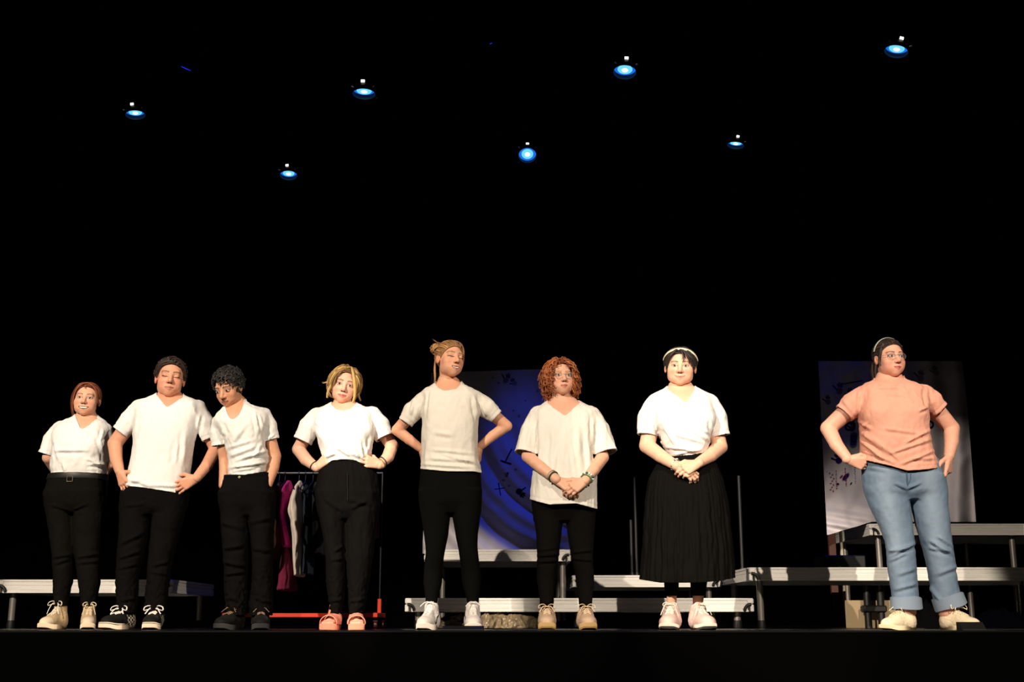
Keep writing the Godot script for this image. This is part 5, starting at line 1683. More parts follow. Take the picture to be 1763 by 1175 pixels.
func cast_pink() -> void:
	start("person in a peach pink tee and cuffed light blue jeans, with glasses and ponytail", 1586, 7.2)
	var skin := lin(228, 168, 144)
	var pink := lin(232, 168, 146)
	var lo := shirt({"label": "peach pink crew-neck tee", "color": pink, "rows": [[648, 1508, 1555, -0.03, 0.06], [656, 1500, 1560, -0.02, 0.075], [662, 1486, 1580, -0.01, 0.1], [671, 1477, 1592, 0, 0.125], [690, 1477, 1596, 0.01, 0.145], [715, 1479, 1597, 0.025, 0.158], [740, 1481, 1597, 0.03, 0.16], [765, 1482, 1601, 0.03, 0.16], [785, 1482, 1607, 0.025, 0.158], [800, 1482, 1613, 0.02, 0.155], [826, 1483, 1617, 0.02, 0.155]],
		"bulges": [[1513, 712, 0.095, 26, 22, 22], [1566, 712, 0.095, 26, 22, 22]],
		"sleeves": [[[1483, 686, -0.005, 20], [1468, 698, -0.005, 21], [1453, 713, -0.01, 18]], [[1590, 682, -0.005, 20], [1602, 692, -0.005, 21], [1617, 707, -0.01, 17.5]]],
		"hem": [[1475, 790], [1490, 793], [1533, 802], [1562, 811], [1590, 809], [1618, 806]], "neck": [1506, 657, 1531, 666.5, 1555, 653, "round", 3],
		"folds": [[1484, 746, 1530, 782, 3.5, 0.008], [1484, 762, 1520, 790, 3, 0.008], [1500, 752, 1548, 792, 3, 0.006], [1560, 762, 1600, 742, 3, 0.008], [1535, 780, 1606, 756, 3, 0.006], [1550, 800, 1610, 776, 3, 0.006], [1520, 738, 1590, 748, 3, 0.005], [1478, 726, 1500, 740, 3, 0.007], [1508, 668, 1554, 668, 3, 0.005], [1512, 678, 1556, 680, 3.5, 0.004], [1582, 708, 1597, 702, 2.5, 0.008], [1478, 676, 1476, 712, 3, 0.006], [1594, 668, 1598, 705, 3, 0.006], [1452, 690, 1468, 712, 3, 0.004], [1490, 778, 1545, 800, 2.5, 0.006], [1483, 740, 1494, 728, 2.5, 0.005], [1570, 790, 1608, 790, 3, 0.005]], "amp": 0.005})
	var denim := lin(98, 118, 142)
	var pale := lin(140, 158, 176)
	var tone := func(p: Vector3) -> Color:
		var q := pix(p + po)
		var k := 0.5 + 0.5 * wr.get_noise_3d(p.x * 25, p.y * 10, p.z * 25)
		var cx := lerpf(1524, 1555, clampf((q.y - 830) / 210.0, 0, 1)) if q.x < lerpf(1562, 1592, clampf((q.y - 840) / 190.0, 0, 1)) else lerpf(1600, 1625, clampf((q.y - 830) / 210.0, 0, 1))
		var w := exp(-pow((q.x - cx) / 17.0, 2.0)) * (1.0 - 0.5 * smoothstep(930, 1010, q.y)) if p.z > 0 else 0.0   # worn pale along the thighs
		var c := denim.lerp(pale, clampf(0.75 * w + 0.25 * k, 0, 1))
		return c
	var legs := trousers({"label": "light blue cuffed jeans", "called": "jeans", "color": denim, "tone": tone, "cloth": "denim", "sheen": 0.1, "hips": [[764, 1486, 1604, 0.01, 0.142], [782, 1485, 1610, 0.005, 0.14], [800, 1484, 1617, 0, 0.15], [825, 1486, 1624, -0.005, 0.155], [848, 1490, 1628, -0.01, 0.145], [862, 1500, 1624, -0.01, 0.1]],
		"left": [[822, 1487, 1560, 0, 0.12], [848, 1490, 1563, 0, 0.115], [875, 1499, 1567, 0.005, 0.11], [905, 1514, 1570, 0.01, 0.1], [930, 1524, 1573, 0.015, 0.092], [950, 1527, 1575, 0.02, 0.088], [975, 1529, 1577, 0.01, 0.086], [1005, 1533, 1579, 0, 0.084], [1030, 1537, 1580.5, 0, 0.082], [1052, 1538, 1582, 0, 0.082]],
		"right": [[822, 1562, 1626, 0, 0.12], [848, 1566, 1629, 0, 0.115], [875, 1571, 1631, 0.005, 0.11], [905, 1577, 1635, 0.01, 0.1], [930, 1585, 1637, 0.015, 0.092], [950, 1591, 1641, 0.015, 0.088], [975, 1596, 1644, 0.005, 0.085], [1005, 1602, 1648, 0, 0.082], [1030, 1607, 1653, 0, 0.08], [1052, 1610, 1657, 0, 0.08]],
		"top": [[1475, 778], [1625, 790]], "hem": [[1520, 1049], [1600, 1049], [1612, 1048], [1655, 1036]], "amp": 0.003,
		"folds": [[1534, 958, 1576, 936, 3.5, 0.010], [1530, 950, 1560, 944, 3, 0.009], [1532, 966, 1562, 952, 3, 0.007], [1602, 932, 1640, 956, 3, 0.009], [1614, 924, 1640, 942, 2.5, 0.008], [1600, 944, 1636, 950, 3, 0.006], [1612, 990, 1648, 976, 4, 0.006], [1540, 1016, 1578, 1006, 3.5, 0.007], [1600, 1010, 1622, 1040, 4, 0.008], [1545, 990, 1576, 980, 4, 0.005], [1562, 842, 1585, 832, 3, 0.006], [1540, 832, 1562, 842, 3, 0.006], [1493, 805, 1530, 812, 3, 0.003]]})
	# turned-up cuffs
	for q in [[1560, 1039, 24, 0.0, "left"], [1634, 1036, 24.5, 0.28, "right"]]:
		var cf := Fld.new()
		var l: Loft = legs[q[4]]
		var c := J(q[0], q[1], 0)
		var ax := Vector3(sin(q[3]), cos(q[3]), 0.06)
		var cg := Geo.new()
		var rows := [[-0.036, 0.004], [-0.036, 0.013], [-0.030, 0.016], [0.028, 0.014], [0.034, 0.010], [0.034, 0.0]]
		var e := l.size_at(c.y)
		var m := 36
		for k in m + 1:
			var a := TAU * k / m
			for j in rows.size():
				var rw = rows[j]
				cg.tint = lin(136, 150, 168) if j < 5 else lin(100, 118, 138)
				var o := Vector3(cos(a) * (e[2] + rw[1]), rw[0] + 0.003 * sin(a * 3.0 + j), sin(a) * (e[3] + rw[1]))
				var rot := Basis(Vector3.BACK, q[3] * 1.0)
				cg.pt(Vector3(c.x, c.y, e[1]) + rot * o, rot * Vector3(cos(a), -0.9 if j < 1 else 0.9 if j > 4 else 0.0, sin(a)).normalized())
		for k in m:
			for j in rows.size() - 1:
				var a := k * rows.size() + j
				cg.quad(a, a + 1, a + rows.size() + 1, a + rows.size())
		part("jeans_cuff", cg.mesh(vmat("denim", 0.9, 0.1, 0.2)), proot, Vector3.ZERO, "turned-up cuff, paler inside of the denim")
	var fl := Geo.new()
	fl.tint = lin(84, 106, 130)
	var seam := [J(1561, 812, 0.156), J(1562, 825, 0.155), J(1563, 838, 0.14)]
	fl.tube(seam, [0.003, 0.003, 0.003], 5, 0.5)
	fl.tube([J(1568, 812, 0.154), J(1568, 824, 0.154), J(1563, 836, 0.142)], [0.002, 0.002, 0.002], 5, 0.5)
	part("fly_seam", fl.mesh(vmat("denim", 0.9, 0.1, 0.2)), proot)
	var h := {"eye": [1543, 613.5, 0.085], "s": 1.03, "yaw": 13.0, "pitch": 0.0, "roll": 1.0, "w": 1.02, "jaw": 1.1, "cheek": 1.05, "skin": skin, "smile": 0.3, "mouth": 0.022, "brow": lin(50, 34, 30), "lip": lin(190, 96, 90), "blush": 0.5, "squint": 0.9}
	body({"head": h, "low": 0.065, "neck": [1531, 660, -0.025, 18], "arms": [[[1483, 686, -0.005, 17], [1426, 738, -0.06, 13.5], [1440, 766, 0.0, 11.5], [1460, 791, 0.05, 8.5]], [[1590, 682, -0.005, 17], [1638, 738, -0.06, 14], [1638, 762, -0.01, 12], [1634, 786, 0.03, 9]]],
		"hands": [{"at": [1461, 792, 0.05], "dir": Vector3(0.86, -0.28, 0.2), "back": Vector3(-0.15, -0.35, 0.9), "curl": [0.75, 0.9, 0.6], "spread": 0.05, "size": 1.0, "thumb": [Vector3(0.8, -0.1, 0.5), Vector3(0.98, -0.1, -0.05), Vector3(0.9, -0.5, -0.15)], "wrist": 0.027},
			{"at": [1634, 786, 0.03], "dir": Vector3(-0.22, -0.95, 0.2), "back": Vector3(0.75, -0.1, 0.6), "curl": [0.4, 0.7, 0.5], "fan": 0.22, "spread": 0.12, "size": 1.08, "thumb": [Vector3(0.7, -0.3, 0.65), Vector3(0.9, -0.35, 0.3), Vector3(0.95, -0.3, 0.1)], "wrist": 0.027}]}, lo, legs)
	hair(h, {"label": "dark brown hair drawn into a ponytail", "n": 220, "mode": "tie", "tie": Vector3(-0.01, 0.02, -0.125), "len": [0.16, 0.26], "r": [0.004, 0.0065], "lift": [0.07, 0.12], "c0": lin(30, 19, 17), "c1": lin(62, 40, 34), "thick": 0.006, "steps": 10, "line": -0.004,
		"locks": [{"p": [Vector3(-0.01, 0.02, -0.12), Vector3(-0.02, 0.0, -0.15), Vector3(-0.03, -0.06, -0.15), Vector3(-0.03, -0.14, -0.13), Vector3(-0.03, -0.19, -0.12)], "r": [0.016, 0.024, 0.027, 0.021, 0.006], "free": true}, {"p": [Vector3(0.0, 0.02, -0.12), Vector3(0.0, -0.01, -0.145), Vector3(-0.01, -0.07, -0.14), Vector3(-0.02, -0.16, -0.12)], "r": [0.014, 0.022, 0.024, 0.006], "free": true}, {"p": [Vector3(-0.055, 0.08, 0.04), Vector3(-0.07, 0.03, 0.03), Vector3(-0.076, -0.02, 0.015), Vector3(-0.072, -0.045, 0.02)], "r": [0.005, 0.009, 0.006, 0.002]}]})
	headband(h, lin(176, 186, 166), 0.0075, 0.18, 1.18)
	glasses(h, lin(120, 112, 110), 0.022)
	shoe({"kind": "leather", "ankle": 1560, "yaw": -52.0, "len": 0.285, "top": 0.115, "sole": 0.024, "col": lin(238, 220, 188), "sole_col": lin(226, 204, 166), "lace": lin(228, 208, 172), "cloth": "white leather", "tail": 0.02, "bow": 0.9})
	shoe({"kind": "leather", "ankle": 1634, "yaw": 24.0, "len": 0.285, "top": 0.115, "sole": 0.024, "col": lin(234, 214, 182), "sole_col": lin(226, 204, 166), "lace": lin(238, 222, 192), "cloth": "white leather", "tail": 0.015, "bow": 1.3})

# ================================================================ the stage
func aluminium() -> StandardMaterial3D:
	if not mats.has("brushed aluminium"):
		var m := pmat("brushed aluminium", Color(0.93, 0.92, 0.9), 0.45, 0.15, 0.5)
		m.albedo_texture = noise_tex(0.02, Color(0.93, 0.925, 0.92), Color(1, 1, 1), 5)
		m.uv1_triplanar = true
		m.uv1_scale = Vector3(0.6, 9, 0.6)
	return mats["brushed aluminium"]

# A riser: deck panel, four grooved rails, corner castings, tube legs with feet. near-left corner at pixel (px, py top) on the plane d; wide x deep metres.
func riser(label: String, x0: float, z0: float, top: float, wide: float, deep: float, legs: Array, cat := "riser") -> Node3D:
	var o := thing("stage_riser", label, cat, Vector3(x0, 0, z0), "grooved aluminium risers behind the row")
	var hh := 0.092
	var al := aluminium()
	var pr := PackedVector2Array([Vector2(0, 0), Vector2(0.006, 0), Vector2(0.006, 0.012), Vector2(0.0, 0.014), Vector2(0.0, 0.018), Vector2(0.003, 0.02), Vector2(0.003, 0.045), Vector2(-0.001, 0.047), Vector2(-0.001, 0.051), Vector2(0.003, 0.053), Vector2(0.003, 0.072), Vector2(-0.001, 0.074), Vector2(-0.001, 0.077), Vector2(0.006, 0.079), Vector2(0.006, hh), Vector2(-0.03, hh), Vector2(-0.03, 0)])
	for side in 4:
		var L: float = wide if side % 2 == 0 else deep
		var g := Geo.new()
		var an: float = [0.0, PI / 2, PI, -PI / 2][side]
		# outward: front +z, right +x, back -z, left -x
		var b := Basis(Vector3.UP, an)
		var out := b * Vector3(0, 0, 1)
		var along := b * Vector3(1, 0, 0)
		var start_: Vector3 = [Vector3(0, 0, 0), Vector3(wide, 0, 0), Vector3(wide, 0, -deep), Vector3(0, 0, -deep)][side]
		var xf := Transform3D(Basis(out, Vector3.UP, along), start_ + Vector3(0, top - hh, 0) + along * 0.045 - out * 0.006)
		g.extrude(pr, xf, L - 0.09)
		part("rail", g.mesh(al), o)
	var dg := Geo.new()
	dg.box(Vector3(wide / 2, top - 0.012, -deep / 2), Vector3(wide - 0.07, 0.02, deep - 0.07), 0.002)
	part("deck_panel", dg.mesh(pmat("black deck ply", Color(0.05, 0.05, 0.05), 0.7)), o)
	for c in [[0, 0], [1, 0], [0, 1], [1, 1]]:
		var g := Geo.new()
		var cx: float = wide * c[0]
		var cz: float = -deep * c[1]
		var sx: float = 1.0 - 2.0 * c[0]
		var sz: float = -1.0 + 2.0 * c[1]
		g.box(Vector3(cx + sx * 0.026, top - 0.02, cz + sz * 0.026), Vector3(0.052, 0.04, 0.052), 0.008)
		g.box(Vector3(cx + sx * 0.013, top - 0.068, cz + sz * 0.022), Vector3(0.026, 0.048, 0.044), 0.004)
		g.box(Vector3(cx + sx * 0.052, top - 0.068, cz + sz * 0.03), Vector3(0.018, 0.044, 0.03), 0.004)
		var corner := part("corner_casting", g.mesh(al), o)
		var k := Geo.new()
		var ps := []
		for q in 7:
			var a := q / 6.0 * PI / 2
			ps.append(Vector3(cx + sx * (0.02 + 0.045 * sin(a)), top - 0.042 - 0.03 * (1.0 - cos(a)) * 1.4, cz + sz * 0.006 * -1.0))
		k.tube(ps, ps.map(func(_q): return 0.011), 6)
		part("clamp", k.mesh(pmat("black iron", Color(0.03, 0.03, 0.03), 0.5, 0.0)), corner)
	for l in legs:
		var g := Geo.new()
		g.lathe([Vector2(0.0, 0.05), Vector2(0.024, 0.05), Vector2(0.024, top - 0.09), Vector2(0, top - 0.09)], 16, Transform3D(Basis.IDENTITY, Vector3(l[0], 0, -l[1])))
		var leg := part("leg", g.mesh(pmat("steel tube", Color(0.62, 0.6, 0.57), 0.35, 0.6)), o)
		var fg := Geo.new()
		fg.lathe([Vector2(0, 0), Vector2(0.03, 0), Vector2(0.032, 0.02), Vector2(0.028, 0.055), Vector2(0, 0.055)], 14, Transform3D(Basis.IDENTITY, Vector3(l[0], 0, -l[1])))
		part("foot", fg.mesh(pmat("black rubber", Color(0.02, 0.02, 0.02), 0.6)), leg)
	return o

func std_legs(w: float, dp: float) -> Array:
	return [[0.09, 0.09], [w - 0.09, 0.09], [0.09, dp - 0.09], [w - 0.09, dp - 0.09]]

# A hanging sheet as a grid: f(u, v) gives the point, tex is its print.
func sheet_mesh(nu: int, nv: int, f: Callable, mat: Material, thick := 0.004) -> ArrayMesh:
	var vs := PackedVector3Array()
	var ts := PackedInt32Array()
	for j in nv + 1:
		for i in nu + 1:
			vs.append(f.call(float(i) / nu, float(j) / nv))
	for j in nv:
		for i in nu:
			var a := j * (nu + 1) + i
			ts.append_array([a, a + 1, a + nu + 2, a, a + nu + 2, a + nu + 1])
	var ns := normals(vs, ts)
	var flip := 1.0 if ns[(nv / 2) * (nu + 1) + nu / 2].z > 0 else -1.0
	var g := Geo.new()
	var m := vs.size()
	for back in 2:
		for k in m:
			var sgn := 1.0 if back == 0 else -1.0
			g.pt(vs[k] - ns[k] * flip * (thick * back), ns[k] * flip * sgn, Vector2(float(k % (nu + 1)) / nu, float(k / (nu + 1)) / nv))
		for k in range(0, ts.size(), 3):
			g.tri(ts[k] + back * m, ts[k + 1] + back * m, ts[k + 2] + back * m)
	var edge := []
	for i in nu: edge.append([i, i + 1])
	for i in nu: edge.append([nv * (nu + 1) + i, nv * (nu + 1) + i + 1])
	for j in nv: edge.append([j * (nu + 1), (j + 1) * (nu + 1)])
	for j in nv: edge.append([j * (nu + 1) + nu, (j + 1) * (nu + 1) + nu])
	for e in edge:
		g.i.append_array([e[0], e[1], e[1] + m, e[0], e[1] + m, e[0] + m])
	return g.mesh(mat)

func paint_blob(im: Image, c: Vector2, r: Vector2, ang: float, col: Color, a := 1.0) -> void:
	var w := im.get_width()
	var h := im.get_height()
	var R := maxf(r.x, r.y)
	for y in range(maxi(0, int(c.y - R) - 1), mini(h, int(c.y + R) + 2)):
		for x in range(maxi(0, int(c.x - R) - 1), mini(w, int(c.x + R) + 2)):
			var q := (Vector2(x, y) - c).rotated(-ang)
			var d := Vector2(q.x / r.x, q.y / r.y).length()
			d += 0.25 * wr.get_noise_2d(x * 6.0, y * 6.0)
			if d < 1.0:
				im.set_pixel(x, y, im.get_pixel(x, y).lerp(col, a * smoothstep(1.0, 0.8, d)))

func paint_stroke(im: Image, a: Vector2, b: Vector2, r: float, col: Color, al := 1.0) -> void:
	var n := int((b - a).length() / r * 1.6) + 1
	for k in n + 1:
		paint_blob(im, a.lerp(b, float(k) / n), Vector2(r, r), 0.0, col, al)

func handprint(im: Image, c: Vector2, s: float, ang: float, col: Color, al := 1.0, flip := 1.0) -> void:
	paint_blob(im, c, Vector2(s * 0.42, s * 0.46), ang, col, al)
	for k in 4:
		var a := ang - PI / 2 + (k - 1.5) * 0.26 * flip
		var d := Vector2(cos(a), sin(a))
		var l: float = s * [0.85, 1.0, 0.95, 0.72][k]
		paint_stroke(im, c + d * s * 0.52, c + d * l, s * 0.1, col, al)
	var a := ang - PI / 2 - 1.15 * flip
	var d := Vector2(cos(a), sin(a))
	paint_stroke(im, c + d * s * 0.4, c + d * s * 0.85 + Vector2(0, -s * 0.15), s * 0.11, col, al)

func paint_ring(im: Image, c: Vector2, r: float, w: float, col: Color, al: float, from := 0.0, to := TAU) -> void:
	for k in 60:
		var a := lerpf(from, to, k / 59.0)
		paint_blob(im, c + Vector2(cos(a), sin(a) * 0.8) * r, Vector2(w, w), 0, col, al)

func cloth_image(w: int, h: int, seed_: int) -> Image:
	var im := Image.create(w, h, false, Image.FORMAT_RGB8)
	im.fill(Color(0.8, 0.78, 0.8))
	return im

func sheet_material(called: String, im: Image) -> StandardMaterial3D:
	var m := pmat(called, Color(1, 1, 1), 0.9, 0.0, 0.2)
	m.albedo_texture = ImageTexture.create_from_image(im)
	m.texture_repeat = false
	return m

func backdrop_centre() -> void:
	var d := 10.75
	var A := at(742, 642, d)
	var B := at(992, 634, d)
	var C := at(728, 954, d)
	var D := at(996, 954, d)
	var fr := thing("backdrop_frame", "dark timber frame that holds up the blue-lit painted sheet", "frame", Vector3(A.x, 0, -d - 0.12))
	for px in [A.x + 0.03, B.x - 0.03]:
		var g := Geo.new()
		g.box(Vector3(px - A.x, (A.y + 0.608) * 0.5, 0), Vector3(0.07, A.y - 0.608, 0.04), 0.004)
		part("post", g.mesh(pmat("dark timber", Color(0.12, 0.08, 0.06), 0.7)), fr)
	for y in [A.y - 0.04, 1.4, 0.78]:
		var g := Geo.new()
		g.box(Vector3((B.x - A.x) * 0.5, y, 0), Vector3(B.x - A.x - 0.13, 0.07, 0.04), 0.004)
		part("crossbar", g.mesh(mats["dark timber"]), fr)
	for px in [A.x + 0.03, B.x - 0.03]:
		var g := Geo.new()
		g.box(Vector3(px - A.x, 0.633, -0.02), Vector3(0.07, 0.048, 0.26), 0.004)
		part("base_foot", g.mesh(mats["dark timber"]), fr)
	var im := cloth_image(512, 640, 3)
	var ink := Color(0.12, 0.1, 0.2)
	var U := func(x: float, y: float) -> Vector2: return Vector2((x - 735) / 258.0 * 512, (y - 638) / 324.0 * 640)
	handprint(im, U.call(893, 854), 26, 2.4, ink, 0.95)
	handprint(im, U.call(872, 826), 12, 0.4, ink, 0.6)
	handprint(im, U.call(868, 656), 26, 0.5, ink, 0.45)
	handprint(im, U.call(884, 662), 22, -0.6, ink, 0.35)
	paint_stroke(im, U.call(862, 800), U.call(878, 806), 4, ink, 0.7)
	paint_stroke(im, U.call(858, 838), U.call(862, 860), 2, ink, 0.7)
	paint_stroke(im, U.call(852, 850), U.call(868, 846), 2, ink, 0.6)
	paint_stroke(im, U.call(880, 780), U.call(870, 800), 3, ink, 0.5)
	for k in 14:
		paint_blob(im, U.call(845 + fmod(k * 37.0, 90.0), 650 + fmod(k * 61.0, 200.0)), Vector2(3 + k % 4, 4), k, ink, 0.4)
	var f := func(u: float, v: float) -> Vector3:
		var p := A.lerp(B, u).lerp(C.lerp(D, u), v)
		var q := Vector2(lerpf(735, 993, u), lerpf(638, 962, v))
		var r := (q - Vector2(1040, 700)).length()        # cloth swagging down from the top corners
		var sw := smoothstep(0.2, 0.55, v)
		var z := 0.035 * sw * sin(r * 0.105) + 0.018 * sw * sin(r * 0.21 + 1.3) + 0.012 * wr.get_noise_2d(q.x * 0.02, q.y * 0.016)
		z += 0.06 * v * v
		return p + Vector3(0, 0.012 * sin(u * 9.0) * v, z)
	var o := MeshInstance3D.new()
	o.name = "painted_sheet"
	o.mesh = sheet_mesh(90, 110, f, sheet_material("painted cotton sheet, centre", im))
	add_child(o)
	o.set_meta("label", "blue-lit white sheet with dark paint marks, draped in swags behind the person with the bun")
	o.set_meta("category", "backdrop")

func backdrop_right() -> void:
	var d := 10.2
	var fr := thing("backdrop_frame", "timber frame with a brown leg under the hand-printed sheet", "frame", at(1432, 1070, d + 0.1) * Vector3(1, 0, 1))
	var x0 := at(1430, 900, d + 0.1).x - fr.position.x
	var x1 := at(1668, 900, d + 0.1).x - fr.position.x
	var top := at(1500, 622, d + 0.1).y
	for e in [[x0, Color(0.26, 0.11, 0.06), "brown post"], [x1, Color(0.12, 0.08, 0.06), "dark post"]]:
		var g := Geo.new()
		var low: float = 0.0 if e[0] < 0.5 else 0.822
		g.box(Vector3(e[0], (top + low) * 0.5, 0), Vector3(0.06, top - low, 0.04), 0.004)
		part("post", g.mesh(pmat("timber, " + e[2], e[1], 0.6)), fr)
	var wg := Geo.new()
	wg.box(Vector3(x0 + 0.07, 0.42, 0.03), Vector3(0.02, 0.84, 0.03), 0.003)
	part("batten", wg.mesh(pmat("pale batten", Color(0.7, 0.66, 0.58), 0.6)), fr)
	for y in [top - 0.05, 1.3]:
		var g := Geo.new()
		g.box(Vector3((x0 + x1) * 0.5, y, 0), Vector3(x1 - x0 - 0.08, 0.06, 0.035), 0.004)
		part("crossbar", g.mesh(pmat("dark timber", Color(0.12, 0.08, 0.06), 0.7)), fr)
	var im := cloth_image(512, 600, 9)
	var ink := Color(0.17, 0.09, 0.36)
	var red := Color(0.45, 0.08, 0.22)
	var U := func(x: float, y: float) -> Vector2: return Vector2((x - 1410) / 272.0 * 512, (y - 618) / 304.0 * 600)
	handprint(im, U.call(1438, 796), 30, -0.15, ink, 1.0)
	handprint(im, U.call(1466, 742), 28, 0.1, ink, 0.75)
	paint_stroke(im, U.call(1468, 755), U.call(1466, 772), 14, ink, 0.6)
	paint_blob(im, U.call(1449, 828), Vector2(9, 17), 0.8, ink, 1.0)
	paint_blob(im, U.call(1434, 838), Vector2(5, 5), 0, ink, 1.0)
	paint_blob(im, U.call(1458, 842), Vector2(3, 6), 0.6, ink, 1.0)
	paint_blob(im, U.call(1441, 826), Vector2(8, 4), -0.7, red, 0.9)
	for k in 46:
		paint_blob(im, U.call(1415 + fmod(k * 17.3, 52.0), 812 + fmod(k * 23.7, 34.0)), Vector2(1.4 + k % 3, 1.6 + k % 2), k, red if k % 3 else ink, 0.8)
	for k in 10:
		paint_blob(im, U.call(1420 + fmod(k * 13.0, 8.0), 816 + k * 3.6), Vector2(3, 4), k, red, 0.7)
	paint_ring(im, U.call(1462, 738), 16, 4, ink, 0.9)
	paint_ring(im, U.call(1606, 738), 18, 4, ink, 0.8)
	handprint(im, U.call(1616, 700), 24, 0.3, ink, 0.5)
	handprint(im, U.call(1446, 672), 30, 0.2, ink, 0.5)
	handprint(im, U.call(1470, 682), 30, -0.3, ink, 0.45)
	handprint(im, U.call(1424, 690), 24, 0.0, ink, 0.5)
	paint_stroke(im, U.call(1450, 660), U.call(1490, 655), 3, ink, 0.4)
	handprint(im, U.call(1600, 650), 30, 0.2, ink, 0.35)
	handprint(im, U.call(1630, 640), 26, -0.2, ink, 0.3)
	var f := func(u: float, v: float) -> Vector3:
		var left := lerpf(1409, 1424, v)
		var right := lerpf(1655, 1680, pow(v, 0.7))
		var bottom := lerpf(922, 899, u / 0.3) if u < 0.3 else 899.0
		var px := lerpf(left, right, u)
		var py := lerpf(622, bottom, v)
		var gather := smoothstep(0.78, 1.0, v)
		var z := 0.022 * wr.get_noise_2d(px * 0.022, py * 0.016) + 0.03 * gather * sin((py + (px - 1420) * -0.18) * 0.33) * smoothstep(0.45, 0.0, u)
		if u > 0.55:
			z += 0.05 * smoothstep(0.55, 0.85, u) * (0.4 + v) * sin(u * 34.0 + v * 3.0)
		return at(px, py, d - 0.06 - 0.12 * gather - z)
	var o := MeshInstance3D.new()
	o.name = "painted_sheet"
	o.mesh = sheet_mesh(100, 110, f, sheet_material("painted cotton sheet, right", im))
	o.name = numbered("painted_sheet")
	add_child(o)
	o.set_meta("label", "white sheet with purple handprints and splatters, hung behind the person in pink")
	o.set_meta("category", "backdrop")

# ---- clothes rack
func garment(called: String, label: String, rows: Array, d: float, col: Color, seam := 0.006) -> void:
	pd = d
	po = Vector3.ZERO
	pscale = mpp(900, d)
	var mid := J((rows[0][1] + rows[0][2]) * 0.5, rows[0][0], 0)
	po = Vector3(mid.x, 0, -d)
	var f := Fld.new()
	var lo := loft_px(rows, 0.2)
	f.loft(lo)
	var bb := bounds(f, 0.03)
	var g := Geo.new()
	g.tint = col
	var fold := func(p: Vector3, _n: Vector3) -> float: return seam * sin((p.z * 60.0 + p.x * 45.0) + 3.0 * wr.get_noise_3d(p.x * 20, p.y * 4, p.z * 10)) * smoothstep(lo.y0 + lo.st * lo.cx.size(), lo.y0 + lo.st * lo.cx.size() - 0.15, p.y)
	skin_net(g, net(f, bb.position, bb.end, 0.008), Transform3D.IDENTITY, null, fold)
	var o := part(called, g.mesh(vmat("garment cloth", 0.9, 0.1, 0.2)), self, po)
	o.name = called
	o.set_meta("label", label)
	o.set_meta("category", "garment")

